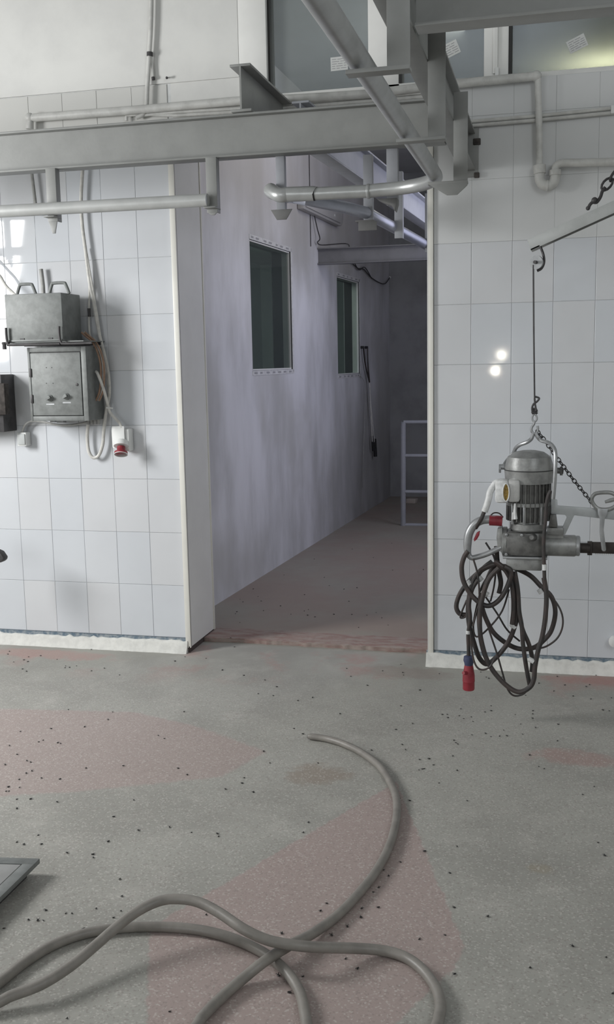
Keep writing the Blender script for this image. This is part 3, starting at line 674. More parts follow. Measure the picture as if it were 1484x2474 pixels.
for i, (d, m) in enumerate(((0, cable_white), (4, cable_brown), (-4, cable_brown))):
    pts = [Vector(q) + Vector((d * .0022, -.006 * i, 0)) for q in [(-2.4911,-0.09,1.8349),(-2.4655,-0.09,1.8122),(-2.4329,-0.09,1.7849),(-2.4041,-0.09,1.7311),(-2.3887,-0.09,1.6553),(-2.3936,-0.09,1.5618),(-2.4063,-0.09,1.5059),(-2.428,-0.09,1.4657)]]
    MB().tube(crom(pts, 6), .0058, 8).build('cable', m, bc)
tag(MB().tube(crom([(-2.9249,-0.04,1.2868),(-2.9124,-0.04,1.3194),(-2.8903,-0.04,1.3427),(-2.8535,-0.04,1.3541),(-2.7899,-0.04,1.3492),(-2.7146,-0.04,1.3327),(-2.6262,-0.04,1.33),(-2.5377,-0.04,1.3435),(-2.5148,-0.04,1.3503)], 6), .0062, 8).build('switch_cable', cable_grey), 'grey cable linking the small switch to the underside of the cabinet', 'cable')
tag(MB().tube(crom([(-3.1223,-0.08,2.3073),(-3.0281,-0.08,2.2033),(-2.981,-0.08,2.1526),(-2.9493,-0.08,2.1002),(-2.9067,-0.08,2.0586),(-2.8766,-0.1,2.0386)], 6), .008, 10).build('box_cable', cable_white), 'pale cable coming from the left edge to the steel box', 'cable')
# dark fittings at the left edge of the view
jb = thing('junction_box', 'dark brown metal box on the tiles at the left edge', 'box', (-3.0159,-0.1,1.4901))
ja, jz0, jz1 = (-2.9787,-0.14,1.4684)[0], (-2.9931,-0.14,1.2987)[2], (-2.9709,-0.14,1.6161)[2]
MB().box(ja - .26, ja, -.14, .0, jz0, jz1).build('body', dark_iron, jb, bevel=0.004)
MB().box(ja - .1, ja + .033, -.17, -.12, (-2.951,-0.17,1.3966)[2], (-2.939,-0.17,1.5688)[2]).build('side_cover', rust, jb, bevel=0.004)
tl = Vector((-2.8805,-0.4,0.634))
tag(MB().prism([tl + Vector((-.18, 0, .10)), tl + Vector((-.02, 0, .035)), tl + Vector((.002, 0, .004)), tl + Vector((-.004, 0, -.012)), tl + Vector((-.02, 0, -.022)), tl + Vector((-.18, 0, -.03))], (0, .05, 0)).build('tool_end', dark_iron, bevel=0.006), 'dark blunt end of a tool reaching in at the left edge', 'tool')

# ------------------------------------------------------------------ jib, cable, saw
YS = -.8
jb2 = thing('balance_jib', 'tilted light grey channel arm at the right with a small roller', 'jib', (-0.0809,-0.8,2.1189))
A = Vector((-0.122,-0.84,2.1348)); B = Vector((0.4583,-0.84,2.3722)); d = (B - A).normalized(); un = Vector((0, 1, 0)).cross(d).normalized()
if un.z > 0: un = -un
hh = Vector((-0.1248,-0.84,2.0917)) - A
A2, B2 = A, B
MB().prism([A, B, B + un * .046, A + un * .046 - d * .004], (0, .006, 0)).build('near_side', mat('jib_paint', (.47, .485, .48), .42, .1, .12, 15), jb2, bevel=0.001)
MB().prism([A + Vector((0, .006, 0)), B + Vector((0, .006, 0)), B + Vector((0, .09, 0)), A + Vector((0, .09, 0))], un * .006).build('top_side', grey_paint, jb2)
MB().prism([A + Vector((0, .084, 0)), B + Vector((0, .084, 0)), B + un * .046 + Vector((0, .084, 0)), A + un * .046 + Vector((0, .084, 0))], (0, .006, 0)).build('far_side', grey_paint, jb2)
MB().prism([A + un * .04 - d * .003, A + un * .04 + d * .035, A + un * .046 + d * .035, A + un * .046 - d * .003], (0, .03, 0)).build('lip', grey_paint, jb2)
rc_ = Vector((-0.0849,-0.8,2.0453))
MB().lathe([(.016, -.006), (.028, -.006), (.028, -.002), (.021, 0), (.028, .002), (.028, .006), (.016, .006)], rc_, (0.35, 1, 0), 22).build('roller', alu, jb2)
MB().cyl(rc_ + Vector((-.008, -.022, 0)), rc_ + Vector((.006, .018, 0)), .007, 10).build('axle', dark_iron, jb2)
MB().tube(crom([rc_ + Vector((.014, .012, .065)), rc_ + Vector((.027, .012, .03)), rc_ + Vector((.030, .012, 0)), rc_ + Vector((.020, .012, -.024)), rc_ + Vector((.002, .012, -.034))], 5), .009, 8, flat=.6).build('fork', dark_iron, jb2)
ch = thing('hanging_chain', 'dark chain with a hook holding up the tilted jib arm', 'chain', (0.1542,-0.82,2.2858))
def chain(parent, pts, link, r, m):
    P = [Vector(q) for q in pts]; L = [(P[i + 1] - P[i]).length for i in range(len(P) - 1)]; tot = sum(L); n = max(2, int(tot / (link * .74)))
    def at(s):
        i = 0
        while i < len(L) - 1 and s > L[i]: s -= L[i]; i += 1
        return P[i] + (P[i + 1] - P[i]) * (s / L[i]), (P[i + 1] - P[i]).normalized()
    for k in range(n):
        c, t = at(tot * (k + .5) / n); a = t.cross(Vector((0, 1, 0))).normalized(); b = t.cross(a)
        u = a if k % 2 == 0 else (a * .5 + b * .85).normalized()
        ring = [c + t * (link / 2 * math.cos(2 * PI * j / 12)) * (1 if abs(math.cos(2 * PI * j / 12)) > .4 else 1) + u * (link * .30 * math.sin(2 * PI * j / 12)) for j in range(12)]
        MB().tube(ring, r, 6, closed=True).build('link', m, parent)
chain(ch, [(0.1743,-0.82,2.3235),(0.2149,-0.82,2.3711),(0.2853,-0.82,2.4705),(0.391,-0.82,2.6049)], .055, .0055, dark_iron)
MB().tube(crom([(0.1179,-0.82,2.2471),(0.1224,-0.82,2.2615),(0.1335,-0.82,2.2723),(0.1481,-0.82,2.2715),(0.1576,-0.82,2.2808),(0.1653,-0.82,2.2949),(0.1713,-0.82,2.314),(0.1822,-0.82,2.3295)], 5), .0065, 8).build('hook', dark_iron, ch)
MB().ball((0.1414,-0.82,2.28), .013, 10).ball((0.1162,-0.82,2.2505), .009, 8).build('shackle', dark_iron, ch)
ca = thing('hoist_cable', 'thin dark steel cable from the jib roller down to the saw', 'cable', (-0.0911,-0.8,1.7638))
MB().tube([(-0.0982,-0.8,2.0358),(-0.0928,-0.8,1.7638),(-0.0856,-0.8,1.4834)], .0035, 8).build('wire', dark_iron, ca)
MB().tube(crom([(-0.0857,-0.8,1.4904),(-0.0668,-0.8,1.4832),(-0.0751,-0.8,1.4693),(-0.0887,-0.8,1.459),(-0.0954,-0.8,1.4433),(-0.0934,-0.8,1.4257),(-0.0864,-0.8,1.4169),(-0.0798,-0.8,1.4344),(-0.0836,-0.8,1.4607),(-0.0856,-0.8,1.4834)], 5), .0042, 8).build('knot_loop', dark_iron, ca)
MB().tube(crom([(-0.0952,-0.8,1.431),(-0.0746,-0.795,1.4288),(-0.095,-0.805,1.4242),(-0.0744,-0.8,1.4203),(-0.0933,-0.8,1.4187),(-0.0763,-0.8,1.4344),(-0.0919,-0.8,1.4397)], 5), .0045, 8).build('knot', dark_iron, ca)

saw = thing('carcass_saw', 'grey electric carcass splitting saw hanging on the steel cable', 'saw', (-0.1042,-0.8,1.0615))
MX = (-0.1046,-0.8,1.0974)[0]
s_ = .001744
def zz(y): return Z_[y]
Z_ = dict(zip((1088,1092,1103,1122,1133,1136,1165,1166,1213,1218,1235,1255,1262,1276,1280,1340,1344,1372,1290,1316,1342), [1.2616,1.2545,1.235,1.2012,1.1815,1.1762,1.1243,1.1225,1.0381,1.0291,0.9984,0.9622,0.9495,0.9241,0.9169,0.8075,0.8002,0.7488,0.8987,0.8513,0.8038]))
up = (0, 0, 1)
def lat(name, prof, m, parent=saw, x=MX, y=YS, n=36): return MB().lathe([(r, h) for r, h in prof], (x, y, 0), up, n).build(name, m, parent)
lat('fan_cowl', [(.100, zz(1165)), (.104, zz(1136)), (.1045, zz(1133)), (.1015, zz(1133) + .001), (.1005, zz(1122)), (.091, zz(1103)), (.062, zz(1092)), (.03, zz(1088)), (.001, zz(1088))], saw_metal)
lat('cowl_seam', [(.1052, zz(1133) - .0035), (.1052, zz(1133))], black)
lat('stator', [(.078, zz(1255)), (.082, zz(1235)), (.083, zz(1165))], saw_dark)
fins = MB()
for i in range(30):
    a = 2 * PI * i / 30; u = Vector((math.cos(a), math.sin(a), 0)); t = Vector((-math.sin(a), math.cos(a), 0)); c = Vector((MX, YS, (zz(1165) + zz(1255)) / 2)) + u * .086
    fins.obox(c, u * .009, t * .0022, (0, 0, (zz(1165) - zz(1255)) / 2))
fins.build('cooling_fins', saw_dark, saw)
lat('band', [(.088, zz(1218) - .004), (.0945, zz(1218) - .002), (.0945, zz(1213) + .004), (.088, zz(1213) + .006)], saw_metal)
lat('flange', [(.072, zz(1280)), (.078, zz(1276)), (.078, zz(1262)), (.070, zz(1262) + .004), (.066, zz(1255))], saw_metal)
for a in (-2.4, -1.75, -.9): 
    MB().box(MX + .088 * math.cos(a) - .006, MX + .088 * math.cos(a) + .006, YS + .088 * math.sin(a) - .006, YS + .088 * math.sin(a) + .006, zz(1262), zz(1213)).build('tie_bolt', alu, saw, bevel=0.002)
gx0, gx1 = (-0.2145,-0.8,0.8597)[0], (-0.0317,-0.8,0.864)[0]
MB().box(gx0 + .012, gx1, YS - .068, YS + .068, zz(1340), zz(1280)).build('gear_housing', saw_dark, saw, bevel=0.02)
MB().box(gx0 + .006, gx1 + .01, YS - .072, YS + .072, zz(1344), zz(1340) + .002).build('gasket_plate', alu, saw, bevel=0.002)
MB().lathe([(.055, -.012), (.066, -.008), (.066, .008), (.05, .012)], (gx0 + .012, YS, (zz(1280) + zz(1340)) / 2), (1, 0, 0), 26).build('side_cover', saw_metal, saw)
bolts = [(gx0 + .02, zz(1280) - .012), (gx0 + .02, zz(1340) + .012), (gx0 + .085, zz(1280) - .012)]
for (x, z) in bolts: MB().cyl((x, YS - .064, z), (x, YS - .075, z), .007, 6).build('bolt', alu, saw, bevel=0.001)
k = Vector((gx0 + .135, YS - .062, zz(1280) - .022)); MB().lathe([(.016, 0), (.016, .008), (.013, .03), (.009, .034)], k, (-.25, -1, .15), 14).build('filler_plug', saw_dark, saw)
MB().box(gx0 + .02, gx1 - .012, YS - .06, YS + .06, zz(1372), zz(1344)).build('sump', saw_metal, saw, bevel=0.006)
nz = zz(1316); nx0, nx1 = gx1 - .02, (0.0981,-0.8,0.8563)[0]
MB().lathe([(.046, 0), (.0465, nx1 - nx0 - .008), (.043, nx1 - nx0)], (nx0, YS, nz), (1, 0, 0), 28).box(nx0 + .01, nx1 - .055, YS - .028, YS + .028, nz + .035, nz + .056).build('guide_barrel', saw_metal, saw)
MB().lathe([(.043, 0), (.044, .003), (.044, .012), (.038, .016)], (nx1, YS, nz), (1, 0, 0), 28).build('end_cap', alu, saw)
rz = (0.1326,-0.8,0.8427)[2]
MB().cyl((nx1 + .01, YS, rz), ((0.1548,-0.8,0.8433)[0], YS, rz), .022, 18).build('push_rod', blade_mat, saw)
q0, q1 = (0.144,-0.8,0.87), (0.5934,-0.8,0.8807)
zb0, zb1 = (0.1519,-0.8,0.8216)[2], q0[2]
bl = MB().box(q0[0], q0[0] + .02, YS - .012, YS + .012, zb0 - .008, zb1 + .002).box(q0[0] + .005, q1[0], YS - .006, YS + .006, zb0, zb1).build('blade_guide', blade_mat, saw, bevel=0.002)
te = MB(); x = q0[0] + .03
while x < q1[0] - .02:
    te.prism([(x, YS - .0012, zb0 + .003), (x + .0075, YS - .0012, zb0 + .003), (x + .006, YS - .0012, zb0 - .008)], (0, .0024, 0)); x += .0088
te.build('saw_teeth', tooth_mat, bl)
# terminal box in white tape with an amber opening
tc = Vector((-0.1876,-0.9,1.0967))
MB().box(tc.x - .054, tc.x + .002, tc.y - .014, tc.y + .05, tc.z - .05, tc.z + .05).build('terminal_box', tape, saw, bevel=0.014)
MB().box(tc.x - .004, tc.x + .05, tc.y - .010, tc.y + .06, tc.z - .047, tc.z + .05).build('terminal_cover', mat('cloudy_wrap', (.50, .50, .49), .35, 0, .12, 60, .2), saw, bevel=0.014)
pr = [tc + Vector((-.008 + .0135 * math.cos(a), -.0145, -.003 + .038 * math.sin(a))) for a in [2 * PI * i / 16 for i in range(16)]]
MB().prism(pr, (0, .004, 0)).build('amber_opening', amber, saw)
MB().tube([p + Vector((0, -.001, 0)) for p in pr], .003, 6, closed=True).build('opening_rim', tape, saw)
MB().tube(crom([(-0.2164,-0.88,1.1275),(-0.2373,-0.88,1.1308),(-0.2544,-0.88,1.1094),(-0.2647,-0.88,1.0879),(-0.2697,-0.88,1.0611),(-0.2782,-0.88,1.0306),(-0.2868,-0.88,1.0054)], 6), [.014] * 37, 12).build('taped_lead', tape, saw)
MB().tube(crom([(-0.2851,-0.88,1.0126),(-0.292,-0.88,0.9946),(-0.3024,-0.88,0.9692),(-0.3262,-0.84,0.928)], 4), .009, 10).build('lead', rubber, saw)
for (a, b) in (((1246, 1218), (1244, 1252)), ((1239, 1240), (1238, 1254))):
    pass
MB().tube([(-0.1579,-0.9,1.0459),(-0.1592,-0.9,1.0123),(-0.1554,-0.9,0.9786)], [.004, .006, .009], 8).tube([(-0.1661,-0.9,1.0068),(-0.1675,-0.9,0.9766)], .004, 8).build('tape_tail', tape, saw)
# lifting bail and swivel hook
lb = crom([(-0.0887,-0.8,1.3342),(-0.097,-0.8,1.3112),(-0.1141,-0.8,1.2971),(-0.1424,-0.78,1.2848),(-0.1625,-0.75,1.2679),(-0.174,-0.72,1.2435),(-0.2008,-0.71,1.2097),(-0.22,-0.75,1.1809)], 6)
rb = crom([(-0.0784,-0.8,1.3377),(-0.0713,-0.8,1.3201),(-0.0556,-0.8,1.3042),(-0.0278,-0.83,1.2978),(-0.0071,-0.87,1.2854),(0.0035,-0.9,1.2604),(0.0045,-0.91,1.1992),(0.0023,-0.91,1.1298),(-0.0018,-0.905,1.0681)], 6)
MB().tube(lb, .0085, 10).tube(rb, .0085, 10).build('lifting_bail', alu, saw)
MB().cyl(*[(-0.2322,-0.79,1.1887),(-0.2075,-0.79,1.1888)], .012, 12).cyl(*[(-0.2321,-0.79,1.1797),(-0.2233,-0.79,1.1797)], .017, 8).build('pivot_bolt', alu, saw)
MB().cyl(*[(-0.0021,-0.79,1.1758),(0.0392,-0.79,1.1725)], .013, 12).cyl(*[(0.0237,-0.79,1.1724),(0.0357,-0.79,1.1725)], .019, 8).build('pivot_bolt', saw_dark, saw)
MB().tube(crom([(-0.0847,-0.8,1.4169),(-0.076,-0.8,1.4063),(-0.0758,-0.8,1.3923),(-0.0842,-0.8,1.3835),(-0.093,-0.8,1.3923),(-0.0931,-0.8,1.4064)], 5, closed=True), .0042, 8, closed=True).tube(crom([(-0.0843,-0.8,1.3853),(-0.0875,-0.8,1.373),(-0.0959,-0.8,1.3589),(-0.0957,-0.8,1.343),(-0.0853,-0.8,1.3324),(-0.0733,-0.8,1.3377),(-0.0701,-0.8,1.3535),(-0.072,-0.8,1.3659)], 5), .0055, 8).build('swivel_hook', alu, saw)
# D handle on the left
ho = crom([(-0.2152,-0.84,0.961),(-0.2557,-0.84,0.9657),(-0.2998,-0.84,0.9612),(-0.3334,-0.84,0.9406),(-0.3546,-0.84,0.9037),(-0.3615,-0.84,0.8596),(-0.3596,-0.84,0.8156),(-0.3452,-0.84,0.7958),(-0.3166,-0.84,0.8002),(-0.2722,-0.84,0.8161),(-0.2159,-0.84,0.8449)], 6)
MB().tube(ho, [.0185] * 30 + [.0185 - .0065 * min(1, i / 10) for i in range(len(ho) - 30)], 12, flat=1.0).build('handle_frame', alu, saw)
MB().tube(crom([(-0.2134,-0.84,0.9592),(-0.238,-0.84,0.9606),(-0.268,-0.84,0.9618)], 4), .0225, 14).build('red_grip', red, saw)
MB().prism([(-0.3077,-0.85,0.9155),(-0.3218,-0.85,0.9079),(-0.3341,-0.85,0.8803),(-0.3322,-0.85,0.8676),(-0.3199,-0.85,0.8788),(-0.3111,-0.85,0.8954)], (0, .018, 0)).build('trigger', red, saw, bevel=0.003)
MB().prism([(-0.2337,-0.85,0.9261),(-0.2127,-0.85,0.9338),(-0.2081,-0.85,0.8142),(-0.2312,-0.85,0.8391),(-0.2369,-0.85,0.8862)], (0, .06, 0)).build('handle_bracket', saw_metal, saw, bevel=0.003)
MB().tube(crom([(-0.2741,-0.8,0.9646),(-0.2547,-0.8,0.9868),(-0.2299,-0.8,0.9872),(-0.212,-0.8,0.9693)], 6), .003, 8).build('wire_bow', rust, saw)
# top arm, brace, front ring handle
MB().prism([(-0.0104,-0.83,1.0578),(0.0154,-0.83,1.0529),(0.0175,-0.83,1.028),(0.2476,-0.83,1.0139),(0.5856,-0.83,0.9935),(0.5872,-0.83,0.9485),(0.2486,-0.83,0.9716),(0.1848,-0.83,0.9775),(0.0865,-0.83,0.9882),(0.0505,-0.83,0.9036),(0.0265,-0.83,0.9031),(0.056,-0.83,0.9788),(0.049,-0.83,0.9893),(-0.0093,-0.83,0.9919)], (0, .014, 0)).build('top_arm', mat('arm_paint', (.43, .45, .46), .45, .25, .15, 20), saw, bevel=0.002)
MB().box((-0.0256,-0.8,0.9185)[0], (0.0436,-0.8,0.92)[0], YS - .04, YS + .03, (0.0059,-0.8,0.9029)[2], (0.0053,-0.8,0.9336)[2]).build('arm_clamp', saw_metal, saw, bevel=0.004)
MB().prism([(-0.0127,-0.84,0.9916),(0.0113,-0.84,0.992),(0.0191,-0.84,0.9368),(-0.0187,-0.84,0.9361)], (0, .05, 0)).build('arm_bracket', saw_dark, saw, bevel=0.004)
ring = crom([(0.1558,-0.84,1.0562),(0.167,-0.84,1.0809),(0.1969,-0.84,1.0883),(0.2353,-0.84,1.087),(0.259,-0.84,1.0681),(0.2564,-0.84,1.0383),(0.2336,-0.84,1.0204),(0.1986,-0.84,1.0163),(0.1732,-0.84,1.0265)], 6, closed=True)
MB().tube(ring, .0085, 10, closed=True).build('ring_handle', saw_metal, saw)
MB().tube([(0.2095,-0.84,1.0481),(0.2311,-0.84,1.0555),(0.2525,-0.84,1.061)], [.006, .009, .008], 8).build('ring_trigger', saw_metal, saw)
MB().prism([(0.1796,-0.85,1.0228),(0.2231,-0.85,1.0199),(0.2203,-0.85,0.9953),(0.2107,-0.85,0.9811),(0.2068,-0.85,0.9317),(0.2188,-0.85,0.847),(0.2156,-0.85,0.8398),(0.2056,-0.85,0.8396),(0.2004,-0.85,0.8465),(0.1903,-0.85,0.9225),(0.1907,-0.85,0.9772),(0.1819,-0.85,0.9947)], (0, .012, 0)).build('stay', alu, saw, bevel=0.002)
sc3 = thing('safety_chain', 'fine dark chain slanting from the lifting hook to the ring handle', 'chain', (0.0438,-0.82,1.1899))
chain(sc3, [(-0.0751,-0.8,1.3465),(-0.0489,-0.8,1.3147),(0.0089,-0.82,1.2355),(0.0784,-0.83,1.142),(0.1594,-0.84,1.0421)], .0245, .0024, dark_iron)

# cord bundle
pc = thing('power_cord', 'black power cable wound in loose loops hanging below the saw', 'cord', (-0.1835,-0.8,0.6019))
def cord(pts, r, n=6, name='cable', m=rubber): return MB().tube(crom(pts, n), r, 10).build(name, m, pc)
cord([(-0.358,-0.86,0.8267),(-0.3743,-0.86,0.8011),(-0.385,-0.86,0.753),(-0.3738,-0.86,0.6856),(-0.3297,-0.86,0.6193),(-0.2749,-0.86,0.5874),(-0.2262,-0.86,0.6119),(-0.189,-0.86,0.6751),(-0.1735,-0.86,0.7426),(-0.2006,-0.86,0.7641)], .0108)
cord([(-0.2351,-0.82,0.7691),(-0.3059,-0.82,0.7359),(-0.344,-0.82,0.6665),(-0.3591,-0.82,0.5745),(-0.3543,-0.82,0.4884),(-0.3316,-0.82,0.4027),(-0.309,-0.82,0.34),(-0.2755,-0.82,0.3127),(-0.2316,-0.82,0.3498),(-0.1881,-0.82,0.4097),(-0.1615,-0.82,0.474),(-0.145,-0.82,0.5545),(-0.158,-0.82,0.6503),(-0.1804,-0.82,0.7229),(-0.2242,-0.82,0.7581)], .0108)
cord([(-0.2382,-0.76,0.7427),(-0.2879,-0.76,0.7355),(-0.3544,-0.76,0.6788),(-0.3991,-0.76,0.6165),(-0.417,-0.76,0.5577),(-0.4033,-0.76,0.5232),(-0.3717,-0.76,0.5175)], .0108)
cord([(-0.2287,-0.73,0.7398),(-0.1679,-0.73,0.733),(-0.0961,-0.73,0.7009),(-0.0462,-0.73,0.6511),(-0.0019,-0.73,0.6069),(0.0155,-0.73,0.5387),(0.0005,-0.73,0.4574),(-0.0316,-0.73,0.4095),(-0.0752,-0.73,0.3724),(-0.136,-0.73,0.3636),(-0.192,-0.73,0.3843),(-0.2484,-0.73,0.4285),(-0.2825,-0.73,0.4856),(-0.3055,-0.73,0.5548),(-0.3059,-0.73,0.6247),(-0.2728,-0.73,0.6895),(-0.2231,-0.73,0.7314)], .0108)
cord([(-0.0124,-0.9,1.1023),(-0.0269,-0.9,1.0583),(-0.0324,-0.9,0.9703),(-0.0378,-0.9,0.8817),(-0.0347,-0.9,0.7892),(-0.032,-0.9,0.7212)], .0082)
cord([(-0.0347,-0.88,0.7235),(-0.023,-0.88,0.6465),(-0.0267,-0.88,0.5463),(-0.0387,-0.88,0.4618),(-0.0539,-0.88,0.4048),(-0.0662,-0.88,0.3306),(-0.0707,-0.88,0.2736),(-0.089,-0.88,0.2354),(-0.1346,-0.88,0.2126),(-0.1892,-0.88,0.2409),(-0.2497,-0.88,0.3092),(-0.2858,-0.88,0.3875),(-0.3028,-0.88,0.4779),(-0.2997,-0.88,0.5913),(-0.269,-0.88,0.7047),(-0.2237,-0.88,0.7619)], .0108)
cord([(-0.2406,-0.78,0.8374),(-0.2374,-0.78,0.7809),(-0.2287,-0.78,0.7243),(-0.22,-0.78,0.6733),(-0.2279,-0.78,0.6273)], .011)
cord([(-0.1582,-0.84,0.739),(-0.1438,-0.84,0.6553),(-0.1374,-0.84,0.5654),(-0.1258,-0.84,0.4979),(-0.1194,-0.84,0.4186),(-0.1046,-0.84,0.3164),(-0.0872,-0.84,0.2283)], .0098)
cord([(-0.1648,-0.8,0.7022),(-0.1471,-0.8,0.5779),(-0.1241,-0.8,0.4761),(-0.096,-0.8,0.4085),(-0.0798,-0.8,0.3403),(-0.0823,-0.8,0.2824)], .0098)
cord([(-0.3145,-0.85,0.6996),(-0.3389,-0.85,0.6563),(-0.3523,-0.85,0.5877),(-0.3476,-0.85,0.5251),(-0.3561,-0.85,0.4559),(-0.3541,-0.85,0.3927),(-0.3533,-0.85,0.3378)], .0088)
cord([(-0.2508,-0.74,0.7899),(-0.2457,-0.74,0.7155),(-0.2524,-0.74,0.6462),(-0.2669,-0.74,0.5791)], .0042, 5)
cord([(-0.1837,-0.79,0.6483),(-0.2129,-0.79,0.55),(-0.2675,-0.79,0.4728),(-0.3228,-0.79,0.4267),(-0.3387,-0.79,0.4754),(-0.3236,-0.79,0.5686),(-0.3128,-0.79,0.615)], .0042, 5)
cord([(-0.3342,-0.87,0.7957),(-0.3131,-0.87,0.7179),(-0.307,-0.87,0.6112),(-0.3177,-0.87,0.5655),(-0.3337,-0.87,0.4966)], .0042, 5)
cord([(-0.2896,-0.72,0.5939),(-0.2385,-0.72,0.52),(-0.1931,-0.72,0.446),(-0.1367,-0.72,0.3959)], .0042, 5)
cord([(-0.0238,-0.81,0.6584),(0.0336,-0.81,0.5762),(0.0481,-0.81,0.5091),(0.0278,-0.81,0.4458),(-0.0199,-0.81,0.4036),(-0.0683,-0.81,0.3898)], .0042, 5)
cord([(-0.2959,-0.83,0.5736),(-0.2649,-0.83,0.4662),(-0.2311,-0.83,0.3643),(-0.2084,-0.83,0.2846),(-0.1857,-0.83,0.2105),(-0.1579,-0.83,0.1785),(-0.1196,-0.83,0.1855),(-0.09,-0.83,0.2162)], .0042, 5)
cord([(-0.3422,-0.9,0.4814),(-0.3335,-0.9,0.3794),(-0.3168,-0.9,0.326),(-0.2921,-0.9,0.3101),(-0.2595,-0.9,0.3234),(-0.2381,-0.9,0.3615)], .0042, 5)
cord([(-0.37,-0.77,0.588),(-0.3978,-0.77,0.5143),(-0.3865,-0.77,0.506),(-0.3697,-0.77,0.5154)], .0042, 5)
cord([(-0.2861,-0.8,0.8568),(-0.2584,-0.8,0.8124),(-0.2445,-0.8,0.7789)], .0042, 5)
MB().tube([(-0.3561,-0.85,0.4703),(-0.3566,-0.85,0.4548)], 0.0105, 10).build('tape_band', tape, pc)
MB().tube([(-0.1716,-0.82,0.501),(-0.1534,-0.82,0.4829)], 0.0125, 10).build('tape_band', tape, pc)
MB().tube([(-0.0333,-0.9,0.787),(-0.0319,-0.9,0.7619)], 0.0105, 10).build('tape_band', tape, pc)
MB().tube([(-0.2998,-0.82,0.6453),(-0.2722,-0.82,0.6263)], 0.011, 10).build('tape_band', tape, pc)
MB().tube([(-0.0934,-0.88,0.3632),(-0.0718,-0.88,0.353)], 0.011, 10).build('tape_band', tape, pc)
MB().tube([(-0.3634,-0.82,0.6858),(-0.3496,-0.82,0.672)], 0.011, 10).build('tape_band', tape, pc)
MB().tube([(-0.3154,-0.8,0.703),(-0.3015,-0.8,0.6864)], 0.011, 10).build('tape_band', tape, pc)
MB().tube([(-0.0981,-0.84,0.2294),(-0.0817,-0.84,0.22)], 0.011, 10).build('tape_band', tape, pc)
MB().tube([(-0.0568,-0.74,0.6415),(-0.0457,-0.74,0.6248)], 0.011, 10).build('tape_band', tape, pc)
cord([(-0.2581,-0.8,0.7729),(-0.2936,-0.8,0.7435),(-0.3237,-0.8,0.7027),(-0.3428,-0.8,0.6678),(-0.3554,-0.8,0.6158),(-0.3573,-0.8,0.5466),(-0.3491,-0.8,0.4776)], .0105)
cord([(-0.2488,-0.77,0.7559),(-0.2705,-0.77,0.7095),(-0.2868,-0.77,0.6631),(-0.2976,-0.77,0.6225),(-0.3139,-0.77,0.5641),(-0.3146,-0.77,0.4945),(-0.3075,-0.77,0.4249),(-0.2931,-0.77,0.3613),(-0.2787,-0.77,0.3151)], .0105)
cord([(-0.2428,-0.83,0.7792),(-0.2019,-0.83,0.7468),(-0.1743,-0.83,0.6971),(-0.1628,-0.83,0.6298),(-0.161,-0.83,0.562),(-0.1668,-0.83,0.502)], .0115)
MB().lathe([(.0135, .035), (.022, .03), (.024, .012), (.02, 0), (.018, -.015)], (-0.3529,-0.85,0.322), (0, 0, 1), 20).build('plug_collar', blue_plastic, pc)
MB().lathe([(.018, 0), (.023, -.03), (.0265, -.05), (.027, -.075), (.0275, -.078), (.026, -.081), (.026, -.114), (.024, -.118)], (-0.3529,-0.85,0.3183), (0, 0, 1), 22).cyl((-0.3602,-0.87,0.2823), (-0.373,-0.89,0.2878), .008, 10).build('plug_body', red, pc)

# ------------------------------------------------------------------ corridor things
xb, yb, _ = (-1.4024,4.3533,0.067)
rl2 = thing('pipe_railing', 'grey tube railing standing in the dark end of the corridor', 'railing', (xb, yb, FZ))
hz = [(-1.4336,4.41,1.0667),(-1.4313,4.41,0.7455),(-1.4211,4.41,0.3972),(-1.4146,4.41,0.0738)]
zt_ = hz[0][2]
MB().tube([(xb - .01, 4.41, FZ + .022), (xb - .005, 4.41, zt_ - .03), (xb, 4.41, zt_)], .025, 14).build('post', corridor_paint, rl2)
MB().tube([(xb + 1.3, 4.41, FZ + .022), (xb + 1.3, 4.41, zt_)], .025, 14).build('post', corridor_paint, rl2)
for q in hz: MB().tube([(xb, 4.41, q[2]), (xb + 1.3, 4.41, q[2])], .0175, 12).build('rail', corridor_paint, rl2)
lp = thing('wall_lamp', 'long rounded lamp fixture mounted high on the corridor wall', 'lamp', (cx(3.3, .06), 3.3, 2.95))
pf = []
for a in range(9): t_ = -PI / 2 + PI * a / 8; pf.append((4.17 + .085 * math.cos(t_), 2.965 + .085 * math.sin(t_)))
pf = [(3.0, 2.88)] + pf + [(3.0, 3.05)]
MB().prism([(cx(y, .003), y, z) for y, z in pf], (.055, 0, 0)).build('housing', mat('lamp_housing', (.40, .39, .385), .5), lp, bevel=0.006)
MB().prism([(cx(y, .058), y, z) for y, z in [(3.05, 2.90), (4.12, 2.90), (4.12, 3.03), (3.05, 3.03)]], (.012, 0, 0)).build('cover', mat('lamp_cover', (.46, .45, .44), .4), lp, bevel=0.004)
MB().cyl((cx(3.9, .07), 3.9, 2.94), (cx(3.9, .075), 3.9, 2.94), .012, 10).build('screw', white_plastic, lp)
lw = thing('lamp_wire', 'thin wire drooping from the corridor lamp to the dark beam', 'wire', (cx(3.5, .03), 3.5, 2.75))
MB().tube(crom([(cx(3.42, .02), 3.42, 2.90), (cx(3.48, .03), 3.48, 2.78), (cx(3.52, .04), 3.52, 2.70), (cx(3.48, .03), 3.48, 2.665), (cx(3.56, .05), 3.56, 2.65), (cx(3.6, .25), 3.58, 2.655), (cx(3.6, .28), 3.59, 2.62)], 5), .005, 8).build('wire', dark_iron, lw)
MB().tube([(cx(3.36, .006), 3.36, 2.62), (cx(3.36, .006), 3.36, 3.7)], .0035, 6).build('wire', dark_iron, lw)
wc = thing('loose_wire', 'loose twisted dark wire sagging along the top of the corridor wall', 'wire', (cx(5.6, .02), 5.6, 2.58))
